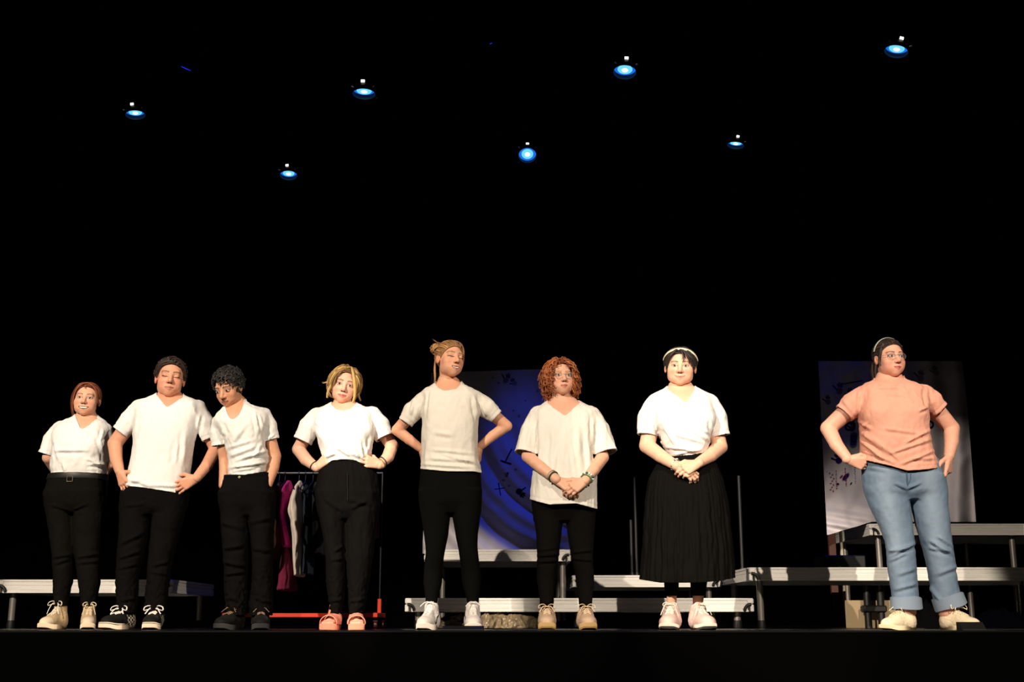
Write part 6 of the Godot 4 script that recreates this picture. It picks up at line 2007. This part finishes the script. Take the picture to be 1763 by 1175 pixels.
func clothes_rack() -> void:
	var d := 8.55
	var p0 := at(653, 1060, d)
	var rk := thing("clothes_rack", "clothes rail with orange base bars standing behind the person with the blonde bob", "clothes rack", Vector3(p0.x, 0, -d))
	var yb := at(600, 1060, d).y
	var yr := at(600, 815, d).y
	var xl := at(400, 1060, d).x - p0.x
	var orange := pmat("orange powder coat", Color(0.85, 0.22, 0.05), 0.5)
	var steel := pmat("dull steel", Color(0.16, 0.16, 0.17), 0.45, 0.5)
	for s in [0.0]:
		var g := Geo.new()
		g.box(Vector3(xl * 0.5, yb, s), Vector3(-xl, 0.028, 0.03), 0.003)
		part("base_bar", g.mesh(orange), rk)
	for x in [0.0, xl]:
		var g := Geo.new()
		g.box(Vector3(x, yb, 0), Vector3(0.03, 0.03, 0.5), 0.003)
		part("cross_foot", g.mesh(orange), rk)
		g = Geo.new()
		g.box(Vector3(x, yb + 0.06, 0), Vector3(0.026, 0.10, 0.026), 0.003)
		part("socket", g.mesh(orange), rk)
		g = Geo.new()
		g.lathe([Vector2(0, 0), Vector2(0.006, 0), Vector2(0.006, yr - yb - 0.1), Vector2(0, yr - yb - 0.1)], 12, Transform3D(Basis.IDENTITY, Vector3(x, yb + 0.1, 0)))
		part("upright", g.mesh(steel), rk)
		for z in [0.22, -0.22]:
			g = Geo.new()
			g.lathe([Vector2(0, -0.012), Vector2(0.022, -0.012), Vector2(0.026, -0.006), Vector2(0.026, 0.006), Vector2(0.022, 0.012), Vector2(0, 0.012)], 16, Transform3D(Basis(Vector3.BACK, PI / 2), Vector3(x, 0.026, z)))
			g.box(Vector3(x, 0.05, z), Vector3(0.034, 0.012, 0.03), 0.003)
			part("caster", g.mesh(pmat("red-brown caster", Color(0.22, 0.03, 0.05), 0.35)), rk)
	var rg := Geo.new()
	rg.tube([Vector3(xl, yr, 0), Vector3(0, yr, 0)], [0.008, 0.008], 12)
	part("hanging_rail", rg.mesh(pmat("chrome rail", Color(0.3, 0.3, 0.32), 0.35, 0.5)), rk)
	# hangers
	var first: Node3D = null
	var names := ["wire hanger with the magenta top", "wire hanger with the white shirt", "wire hanger with the dark teal jacket", "wire hanger left of the magenta top", "wire hanger by the knee-high pale hem"]
	var xs := [491.0, 515.0, 526.0, 481.0, 539.0]
	for k in xs.size():
		var p := at(xs[k], 815, d)
		if first == null:
			first = thing("coat_hanger", names[k], "hanger", Vector3(p.x, yr, -d), "hangers on the clothes rail")
			var g := Geo.new()
			var ps := []
			for q in 9:
				var a := lerpf(-0.4, PI, q / 8.0)
				ps.append(Vector3(0, 0.001 + 0.016 * sin(a), 0.016 * cos(a)))
			ps.append(Vector3(0, -0.03, -0.012)); ps.append(Vector3(0, -0.06, 0))
			g.tube(ps, ps.map(func(_q): return 0.002), 6)
			part("hook", g.mesh(pmat("blue plastic hanger", Color(0.05, 0.08, 0.3), 0.4)), first)
			g = Geo.new()
			g.tube([Vector3(0, -0.06, 0), Vector3(0, -0.1, 0.12), Vector3(0, -0.13, 0.19), Vector3(0, -0.135, 0), Vector3(0, -0.13, -0.19), Vector3(0, -0.1, -0.12), Vector3(0, -0.06, 0)], [0.004, 0.004, 0.004, 0.004, 0.004, 0.004, 0.004], 6)
			part("shoulder_bar", g.mesh(mats["blue plastic hanger"]), first)
		else:
			var c := copy_of(first, names[k])
			c.position = Vector3(p.x, yr, -d)
	garment("magenta_top", "magenta long top on a hanger, ends above the maroon skirt", [[829, 495, 501, 0, 0.05], [838, 493, 502, 0, 0.15], [850, 490, 499, 0, 0.19], [889, 487, 494, 0, 0.2], [891, 488, 495, 0, 0.19], [920, 490, 502, 0, 0.19], [943, 491, 505, 0, 0.19]], d, lin(176, 34, 120))
	garment("maroon_skirt", "maroon pleated skirt hanging lowest on the clothes rail", [[944, 491, 502, -0.03, 0.14], [960, 488, 505, -0.03, 0.17], [990, 484, 506, -0.03, 0.19], [1016, 480, 508, -0.03, 0.2]], d, lin(112, 34, 60))
	garment("white_shirt", "white long-sleeved shirt seen edge-on on the clothes rail", [[829, 515, 519, 0.02, 0.04], [840, 511, 521, 0.02, 0.15], [860, 505, 522, 0.02, 0.2], [882, 500, 523, 0.02, 0.21], [900, 504, 524, 0.02, 0.2], [925, 508, 524, 0.02, 0.19], [960, 509, 521, 0.02, 0.17], [992, 511, 521, 0.02, 0.16]], d, lin(214, 200, 190))
	garment("teal_jacket", "dark teal jacket beside the white shirt on the clothes rail", [[836, 526, 530, -0.04, 0.05], [848, 527, 532, -0.04, 0.16], [880, 529, 535, -0.04, 0.2], [940, 529, 535, -0.04, 0.2], [988, 527, 533, -0.04, 0.2]], d, lin(30, 44, 54))
	garment("patterned_dress", "dark brown and gold patterned dress behind the magenta top", [[832, 479, 484, -0.06, 0.05], [845, 474, 487, -0.06, 0.15], [900, 472, 488, -0.06, 0.19], [945, 471, 486, -0.06, 0.19], [950, 470, 482, -0.06, 0.18], [963, 469, 477, -0.06, 0.16]], d, lin(70, 44, 26))
	garment("black_coat", "black coat hanging behind the bob-haired person's hip on the rail", [[832, 543, 548, -0.03, 0.05], [846, 541, 556, -0.03, 0.17], [900, 541, 562, -0.03, 0.2], [955, 542, 562, -0.03, 0.2]], d, lin(26, 28, 32))
	garment("crimson_scarf", "crimson cloth end showing right of the wide black trousers", [[832, 641, 645, 0, 0.05], [860, 636, 650, 0, 0.14], [925, 640, 650, 0, 0.15]], d, lin(110, 24, 50))

# ---- lanterns overhead
func lantern_parts(o: Node3D, seed_: int) -> void:
	# local axes: y points back up through the can, the lens looks down -y; +z is the side that faces the house
	var black := pmat("lantern paint", Color(0.02, 0.02, 0.022), 0.5)
	var g := Geo.new()
	g.lathe([Vector2(0.0, 0.30), Vector2(0.05, 0.30), Vector2(0.085, 0.26), Vector2(0.095, 0.22), Vector2(0.095, 0.0), Vector2(0.1, -0.004), Vector2(0.1, -0.03), Vector2(0.083, -0.03), Vector2(0.083, 0.03), Vector2(0.0, 0.032)], 40, Transform3D.IDENTITY)
	part("can", g.mesh(black), o)
	var rings := [[0.0, 0.022, Color(1, 1, 1), 5.0, "lens_core"], [0.022, 0.055, Color(0.42, 0.8, 1.0), 1.25, "lens_ring"], [0.055, 0.0825, Color(0.12, 0.5, 1.0), 0.75, "lens_ring"]]
	for r in rings:
		var key := "glowing lens %s %.1f" % [r[4], r[3]]
		var m := pmat(key, Color(0.05, 0.1, 0.3), 0.2)
		m.emission_enabled = true
		m.emission = r[2]
		m.emission_energy_multiplier = r[3]
		g = Geo.new()
		var ps := []
		for k in 5:
			var rr := lerpf(r[0], r[1], k / 4.0)
			ps.append(Vector2(rr, -0.012 + 3.0 * rr * rr))
		ps.reverse()
		ps.append(Vector2(r[0], ps[-1].y + 0.004))
		g.lathe(ps, 40, Transform3D.IDENTITY)
		part(r[4], g.mesh(m), o)
	g = Geo.new()
	for e in [-1.0, 1.0]:
		g.tube([Vector3(e * 0.1, 0.1, 0), Vector3(e * 0.13, 0.12, 0), Vector3(e * 0.13, 0.30, 0), Vector3(e * 0.1, 0.42, 0), Vector3(0, 0.44, 0)], [0.01, 0.01, 0.01, 0.01, 0.01], 6, 0.5)
	g.box(Vector3(0, 0.47, 0), Vector3(0.05, 0.07, 0.05), 0.006)
	part("yoke", g.mesh(black), o)
	var dm := pmat("lit display", Color(0.8, 0.8, 0.8), 0.4)
	dm.emission_enabled = true
	dm.emission = Color(1, 0.98, 0.95)
	dm.emission_energy_multiplier = 3.0
	g = Geo.new()
	for k in 3:
		g.box(Vector3(-0.009 + 0.0095 * k, 0.026, 0.0965), Vector3(0.0082, 0.02, 0.006), 0.001)
	part("display", g.mesh(dm), o)
	for k in 4:
		var bolts := Geo.new()
		var a := PI * 0.25 + k * PI * 0.5
		bolts.box(Vector3(cos(a) * 0.11, -0.014, sin(a) * 0.11), Vector3(0.03, 0.012, 0.016), 0.002, Basis(Vector3.UP, -a))
		part("colour_frame_clip", bolts.mesh(pmat("bright clip", Color(0.7, 0.7, 0.72), 0.3, 0.3)), o)

func stem(o: Node3D, up: float) -> void:                   # the pipe from a lantern's yoke up to its bar
	var inv := o.transform.affine_inverse()
	var top := o.transform * Vector3(0, 0.5, 0)
	var g := Geo.new()
	g.tube([inv * top, inv * Vector3(top.x, lerpf(top.y, up, 0.5), o.position.z), inv * Vector3(top.x, up, o.position.z)], [0.012, 0.012, 0.012], 8)
	part("hanging_stem", g.mesh(pmat("lantern paint", Color(0.02, 0.02, 0.022), 0.5)), o)

func lanterns() -> void:
	# [pixel x, y, distance, lean to us in degrees, lean sideways, size, label]
	var list := [
		[233, 193, 9.6, 4.0, 6.0, 0.98, "blue stage lantern at the far left of the rig"],
		[627, 156, 9.6, 4.0, 0.0, 1.15, "blue stage lantern with four bright clips, upper centre-left"],
		[497, 298, 10.6, 12.0, 3.0, 0.95, "small blue lantern hung low, left of the centre lantern"],
		[908, 265, 10.6, 36.0, 0.0, 0.98, "round white-hot lantern pointing out at the house, centre of the rig"],
		[1076, 119, 9.6, 12.0, -5.0, 1.16, "blue stage lantern above the centre, right of the white-hot one"],
		[1267, 246, 10.6, 2.0, -8.0, 0.93, "small blue lantern hung low on the right"],
		[1544, 83, 9.6, 4.0, -14.0, 1.18, "blue stage lantern nearest the top right corner"]]
	var first: Node3D = null
	for e in list:
		var o: Node3D
		if first == null:
			o = thing("stage_lantern", e[6], "stage light", Vector3.ZERO, "blue stage lanterns in the rig")
			lantern_parts(o, 1)
			first = o
		else:
			o = copy_of(first, e[6])
			o.get_node("hanging_stem").free()
		var p := at(e[0], e[1], e[2])
		o.position = p
		var lean := Basis(Vector3.RIGHT, deg_to_rad(-e[3])) * Basis.IDENTITY
		o.basis = (Basis(Vector3.BACK, deg_to_rad(e[4])) * lean).scaled_local(Vector3.ONE * e[5])
		stem(o, 6.168)
		var l := SpotLight3D.new()
		l.name = "lantern_beam"
		l.light_color = Color(0.16, 0.26, 1.0)
		l.light_energy = blue_energy
		l.spot_range = 30.0
		l.spot_attenuation = 2.0
		l.spot_angle = 26.0
		l.light_size = 0.06
		l.shadow_enabled = true
		add_child(l, true)
		l.position = p - o.basis.y * 0.06
		l.look_at_from_position(l.position, l.position - o.basis.y + Vector3(0, 0, 0.0001), Vector3.FORWARD)
	# a lantern seen edge-on: only the rim of its frame catches the light
	var dim := [[327, 116, 9.6, -62.0, 25.0, 0.9, "unlit lantern seen edge-on with a thin blue rim, upper left"], [843, 73, 9.6, -50.0, -20.0, 0.8, "almost dark lantern at the top centre"]]
	var black := pmat("lantern paint", Color(0.02, 0.02, 0.022), 0.5)
	var dfirst: Node3D = null
	for e in dim:
		var o: Node3D
		if dfirst == null:
			o = thing("dark_lantern", e[6], "stage light", Vector3.ZERO, "dark lanterns in the rig")
			dfirst = o
			var g := Geo.new()
			g.lathe([Vector2(0.0, 0.30), Vector2(0.05, 0.30), Vector2(0.085, 0.26), Vector2(0.095, 0.22), Vector2(0.095, 0.0), Vector2(0.1, -0.004), Vector2(0.1, -0.03), Vector2(0.083, -0.03), Vector2(0.083, 0.03), Vector2(0.0, 0.032)], 40, Transform3D.IDENTITY)
			part("can", g.mesh(black), o)
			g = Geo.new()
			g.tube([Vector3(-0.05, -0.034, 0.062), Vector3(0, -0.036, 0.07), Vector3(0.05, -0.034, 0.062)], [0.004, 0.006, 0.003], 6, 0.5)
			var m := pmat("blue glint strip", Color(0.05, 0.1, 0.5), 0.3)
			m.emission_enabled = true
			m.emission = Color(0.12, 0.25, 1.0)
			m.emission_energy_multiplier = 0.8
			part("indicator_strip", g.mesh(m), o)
			g = Geo.new()
			for s in [-1.0, 1.0]:
				g.tube([Vector3(s * 0.1, 0.1, 0), Vector3(s * 0.13, 0.12, 0), Vector3(s * 0.13, 0.30, 0), Vector3(s * 0.1, 0.42, 0), Vector3(0, 0.44, 0)], [0.01, 0.01, 0.01, 0.01, 0.01], 6, 0.5)
			part("yoke", g.mesh(black), o)
		else:
			o = copy_of(dfirst, e[6])
			(o.get_node("indicator_strip") as MeshInstance3D).scale = Vector3(0.3, 1, 1)
		o.position = at(e[0], e[1], e[2])
		o.basis = (Basis(Vector3.BACK, deg_to_rad(-e[4])) * Basis(Vector3.RIGHT, deg_to_rad(10.0))).scaled_local(Vector3.ONE * e[5])
		if o.has_node("hanging_stem"):
			o.get_node("hanging_stem").free()
		stem(o, 6.168)
	# the bars that they hang from
	for b in [[9.6, 6.2, "front lighting bar above the blue lanterns"], [10.6, 6.2, "rear lighting bar above the small blue lanterns"]]:
		var g := Geo.new()
		g.tube([Vector3(-6.3, 0, 0), Vector3(6.3, 0, 0)], [0.024, 0.024], 12)
		var o := part("lighting_bar", g.mesh(black), self, Vector3(0, b[1], -b[0]))
		o.name = numbered("lighting_bar") if o.name != "lighting_bar" else "lighting_bar"
		o.set_meta("label", b[2])
		o.set_meta("category", "lighting bar")

# ---- odds and ends on the floor
func cloth_heap(called: String, label: String, cat: String, x0: float, x1: float, hh: float, d: float, col: Color, sd: int) -> void:
	var ridg := FastNoiseLite.new()
	ridg.seed = 4
	ridg.frequency = 1.0
	ridg.fractal_type = FastNoiseLite.FRACTAL_RIDGED
	ridg.fractal_octaves = 3
	var a := at(x0, 1079, d)
	var b := at(x1, 1079, d)
	var ff := func(u: float, v: float) -> Vector3:
		var k := ridg.get_noise_2d(u * 4.0 + sd, v * 2.5)
		var e := pow(maxf(sin(PI * clampf(u, 0.02, 0.98)), 0.0), 0.7)
		return Vector3(lerpf(a.x, b.x, u), 0.003 + hh * sin(PI * v) * e * (0.85 + 0.45 * k), -d + cos(PI * v) * -0.16 * (0.5 + 0.5 * e))
	var m := MeshInstance3D.new()
	m.name = called
	m.mesh = sheet_mesh(60, 30, ff, pmat("dark cloth " + called, col, 0.95, 0.0, 0.12))
	add_child(m)
	m.set_meta("label", label)
	m.set_meta("category", cat)

func small_things() -> void:
	# railing posts on the middle riser
	var n := ["tall thin dark post left of the long skirt", "shorter thin post beside the tall one, left of the long skirt", "tall thin dark post right of the long skirt"]
	var spec := [[1092, 822, 1097, 990], [1086, 896, 1088, 990], [1271, 820, 1279, 985]]
	var grey := pmat("grey painted tube", Color(0.10, 0.10, 0.11), 0.5)
	for k in 3:
		var d := 10.1 if k < 2 else 9.6
		var a := at(spec[k][0], spec[k][1], d)
		var x := (a.x + at(spec[k][2], spec[k][3], d).x) * 0.5
		var o := thing("railing_post", n[k], "post", Vector3(x, 0.0, -d), "thin railing posts behind the long skirt")
		var base := 0.421 if k == 2 else 0.406
		var g := Geo.new()
		g.lathe([Vector2(0, base), Vector2(0.0135, base), Vector2(0.0135, a.y), Vector2(0.0, a.y + 0.006)], 12, Transform3D.IDENTITY)
		part("tube", g.mesh(grey), o)
		g = Geo.new()
		g.lathe([Vector2(0, base), Vector2(0.022, base), Vector2(0.022, base + 0.012), Vector2(0.018, base + 0.03), Vector2(0, base + 0.03)], 14, Transform3D.IDENTITY)
		part("flange", g.mesh(grey), o)
	# crumpled plastic sheet under the low riser
	var A := at(757, 1079, 8.72)
	var B := at(928, 1079, 8.72)
	var hgt := 0.095
	var ridg := FastNoiseLite.new()
	ridg.seed = 4
	ridg.frequency = 1.0
	ridg.fractal_type = FastNoiseLite.FRACTAL_RIDGED
	ridg.fractal_octaves = 3
	var f := func(u: float, v: float) -> Vector3:
		var a := PI * v
		var k := ridg.get_noise_2d(u * 7.0, v * 3.0)
		var e := sqrt(maxf(sin(PI * clampf(u, 0.01, 0.99)), 0.0))
		return Vector3(lerpf(A.x, B.x, u), 0.004 + hgt * sin(a) * (0.45 + 0.55 * e) * (1.0 + 0.35 * k), -8.72 - cos(a) * -0.12 * (1.0 + 0.25 * k))
	var o := MeshInstance3D.new()
	o.name = "crumpled_dust_sheet"
	var pm := pmat("crumpled plastic", Color(0.5, 0.44, 0.35), 0.22)
	o.mesh = sheet_mesh(110, 36, f, pm)
	add_child(o)
	o.set_meta("label", "crumpled beige plastic sheeting stuffed under the low riser behind the white high-tops")
	o.set_meta("category", "plastic sheet")
	# beige board, black tubes with a clamp, dark cloth under the right riser
	var p := at(1522, 1052, 9.02)
	var bd := Geo.new()
	var w := at(1592, 1052, 9.02).x - at(1459, 1052, 9.02).x
	bd.box(Vector3(0, 0.098, 0), Vector3(w, 0.196, 0.02), 0.003)
	var bo := part("leaning_board", bd.mesh(pmat("raw board", Color(0.62, 0.54, 0.42), 0.8)), self, Vector3(p.x, 0, p.z))
	bo.set_meta("label", "pale beige board standing under the right riser behind the pink person's shoes")
	bo.set_meta("category", "board")
	var st := thing("folded_stand", "pair of black tubes joined by a clamp under the right riser", "stand", at(1506, 1078, 8.93) * Vector3(1, 0, 1))
	var blk := pmat("black iron", Color(0.03, 0.03, 0.03), 0.5)
	for x in [1494.0, 1517.0]:
		var g := Geo.new()
		var xx := at(x, 1050, 8.93).x - st.position.x
		g.lathe([Vector2(0, 0.0), Vector2(0.026, 0.0), Vector2(0.026, 0.3), Vector2(0, 0.3)], 14, Transform3D(Basis.IDENTITY, Vector3(xx, 0, 0)))
		part("tube", g.mesh(blk), st)
	var cg := Geo.new()
	cg.box(Vector3(0, 0.135, 0.0), Vector3(0.175, 0.05, 0.075), 0.01)
	part("clamp", cg.mesh(blk), st)
	cloth_heap("black_cloth_heap", "heap of black cloth between the pink person's shoes", "cloth", 1566, 1634, 0.16, 8.5, Color(0.02, 0.02, 0.025), 2)
	cloth_heap("navy_bag", "dark navy bag slumped on the floor at the right edge", "bag", 1672, 1775, 0.12, 8.6, Color(0.012, 0.016, 0.04), 7)
	# black case on the right riser
	var cs := thing("equipment_case", "flat black equipment case lying on the right riser's corner", "case", at(1446, 975, 9.3) * Vector3(1, 0, 1) + Vector3(0, 0.4215, 0))
	var cw := at(1482, 960, 9.3).x - at(1411, 960, 9.3).x
	var g2 := Geo.new()
	g2.box(Vector3(0, 0.052, 0), Vector3(cw, 0.104, 0.3), 0.008)
	part("case_body", g2.mesh(pmat("case plastic", Color(0.05, 0.05, 0.055), 0.45)), cs)
	g2 = Geo.new()
	g2.box(Vector3(-cw * 0.14, 0.02, 0.153), Vector3(0.014, 0.012, 0.008), 0.002)
	part("latch", g2.mesh(pmat("bright clip", Color(0.7, 0.7, 0.72), 0.3, 0.3)), cs)
	# flat boundary microphones at the very edge
	var mf: Node3D = null
	for e in [[798, 70.0, "flat black floor microphone in front of the white high-top"], [1672, 40.0, "flat black floor microphone in front of the pink person's right shoe"]]:
		var q := at(e[0], 1080, 6.98)
		var ww: float = e[1] * mpp(1080, 6.98)
		var m := thing("floor_microphone", e[2], "microphone", Vector3(q.x, 0, -6.98), "floor microphones along the stage edge")
		var g := Geo.new()
		g.extrude(PackedVector2Array([Vector2(-0.05, 0), Vector2(0.05, 0), Vector2(0.05, 0.006), Vector2(0.0, 0.024 if e[1] > 50 else 0.045), Vector2(-0.05, 0.024 if e[1] > 50 else 0.045)]), Transform3D(Basis(Vector3(0, 0, 1), Vector3.UP, Vector3(-1, 0, 0)), Vector3(ww / 2, 0, 0)), ww)
		part("housing", g.mesh(pmat("microphone housing", Color(0.006, 0.006, 0.006), 0.6)), m)
		g = Geo.new()
		g.tube([Vector3(ww / 2, 0.008, -0.03), Vector3(ww / 2 + 0.15, 0.004, -0.1), Vector3(ww / 2 + 0.4, 0.004, -0.12)], [0.003, 0.003, 0.003], 6)
		part("cable", g.mesh(mats["microphone housing"]), m)

# ---- room
func room() -> void:
	var floor_m := pmat("black stage floor", Color(0.022, 0.022, 0.024), 0.32)
	var velvet := pmat("black velvet", Color(0.014, 0.014, 0.015), 1.0, 0.0, 0.02)
	var g := Geo.new()
	g.box(Vector3(0, -0.06, -9.95), Vector3(14, 0.12, 6.1), 0.004)
	struct("floor", g.mesh(floor_m))
	g = Geo.new()
	g.box(Vector3(0, -0.604, -6.87), Vector3(14, 1.19, 0.06), 0.004)
	struct("trim_1", g.mesh(velvet))
	g = Geo.new()
	g.box(Vector3(0, -1.25, -0.45), Vector3(14, 0.1, 13.0), 0.0)
	struct("floor_auditorium", g.mesh(velvet))
	# rear curtain with soft pleats
	var f := func(u: float, v: float) -> Vector3: return Vector3(lerpf(-7.0, 7.0, u), lerpf(8.0, 0.0, v), -12.75 + 0.05 * sin(u * 210.0) + 0.03 * sin(u * 97.0))
	struct("wall_back", sheet_mesh(480, 4, f, velvet, 0.02))
	for e in [["wall_left", -7.05], ["wall_right", 7.05]]:
		g = Geo.new()
		g.box(Vector3(e[1], 3.4, -3.4), Vector3(0.1, 9.4, 19.3), 0.0)
		struct(e[0], g.mesh(velvet))
	g = Geo.new()
	g.box(Vector3(0, 8.1, -3.4), Vector3(14.2, 0.2, 19.3), 0.0)
	struct("ceiling", g.mesh(velvet))
	g = Geo.new()
	g.box(Vector3(0, 3.4, 6.1), Vector3(14.2, 9.4, 0.1), 0.0)
	struct("wall_front", g.mesh(velvet))

func risers() -> void:
	# heights of 8, 16, 24 and 32 inches
	var X := func(px: float, py: float, d: float) -> float: return at(px, py, d).x
	riser("low wide riser at the left, behind the two leftmost people", X.call(-6, 1010, 8.75), -8.75, 0.335, 1.24, 1.22, std_legs(1.24, 1.22))
	riser("lowest long riser behind the white high-tops and cream trainers", X.call(697, 1040, 8.62), -8.62, 0.205, X.call(1298, 1040, 8.62) - X.call(697, 1040, 8.62), 1.2, std_legs(2.4, 1.2))
	riser("knee-high riser that carries the blue-lit painted sheet", X.call(730, 960, 9.86), -9.86, 0.607, X.call(983, 960, 9.86) - X.call(730, 960, 9.86), 1.2, std_legs(1.2, 1.2))
	riser("middle-height riser behind the long skirt", X.call(986, 1000, 9.87), -9.87, 0.405, 1.18, 1.2, std_legs(1.18, 1.2))
	riser("long riser at the right, lit white near its left corner", X.call(1289, 985, 8.75), -8.75, 0.42, 2.44, 1.2, std_legs(2.44, 1.2))
	riser("highest riser at the right edge under the hand-printed sheet", X.call(1497, 905, 9.97), -9.97, 0.82, 1.85, 1.2, std_legs(1.27, 1.2))

var blue_energy := 1.0

func front_light(from: Vector3, to: Vector3, ang: float, energy: float, col: Color, size := 0.03, soft := 0.12) -> void:
	var l := SpotLight3D.new()
	l.name = "front_of_house_spot"
	l.light_color = col
	l.light_energy = energy
	l.spot_range = 40.0
	l.spot_attenuation = 2.0
	l.spot_angle = ang
	l.spot_angle_attenuation = soft
	l.light_size = size
	l.shadow_enabled = true
	add_child(l, true)
	l.look_at_from_position(from, to)

func _ready() -> void:
	# ---- camera
	var pitch := atan((HORIZON - 587.5) / FOC)
	cam_f = Vector3(0, sin(pitch), -cos(pitch))
	cam_u = Vector3(0, cos(pitch), sin(pitch))
	var cam := Camera3D.new()
	cam.name = "camera"
	cam.fov = rad_to_deg(2.0 * atan(587.5 / FOC))
	cam.position = Vector3(0, EYE, 0)
	cam.rotation.x = pitch
	cam.near = 0.1
	cam.far = 60.0
	add_child(cam)
	cam.current = true
	# ---- surroundings and exposure
	var we := WorldEnvironment.new()
	we.name = "surroundings"
	var env := Environment.new()
	env.background_mode = Environment.BG_COLOR
	env.background_color = Color(0, 0, 0)
	env.ambient_light_source = Environment.AMBIENT_SOURCE_DISABLED
	env.tonemap_mode = Environment.TONE_MAPPER_LINEAR
	env.tonemap_exposure = 1.0
	env.sdfgi_enabled = true
	env.ssao_enabled = true
	env.ssil_enabled = true
	we.environment = env
	add_child(we)
	# ---- front of house spots: warm, from the left and from the right; their shutters stop just above the heads
	var warm := Color(1.0, 0.935, 0.85)
	blue_energy = 0.8
	front_light(Vector3(-4.9, 5.2, 1.4), Vector3(-2.2, 0.5, -7.4), 9.4, 132.0, warm, 0.03, 0.2)
	front_light(Vector3(-4.3, 5.2, 1.4), Vector3(0.5, 0.5, -7.4), 8.8, 108.0, warm, 0.03, 0.3)
	front_light(Vector3(4.6, 5.2, 2.0), Vector3(-1.3, 0.55, -7.4), 9.2, 62.0, warm, 0.03, 0.2)
	front_light(Vector3(2.7, 5.2, 1.4), Vector3(1.95, 0.5, -7.4), 8.8, 98.0, warm, 0.03, 0.2)
	front_light(Vector3(-4.3, 5.2, 1.4), Vector3(2.2, 0.85, -7.4), 8.0, 72.0, warm, 0.03, 0.3)
	# a blue flood above the frame that washes down the centre sheet
	front_light(Vector3(0.3, 5.7, -8.9), Vector3(0.08, 1.05, -10.75), 7.0, 10.0, Color(0.2, 0.3, 1.0), 0.1, 1.0)
	wr.seed = 12
	wr.frequency = 1.0
	wr.fractal_octaves = 2
	# ---- structure, then things, large to small
	room()
	risers()
	backdrop_centre()
	backdrop_right()
	cast_auburn()
	cast_brunet()
	cast_curly_top()
	cast_blonde()
	cast_bun()
	cast_curls()
	cast_skirt()
	cast_pink()
	clothes_rack()
	lanterns()
	small_things()
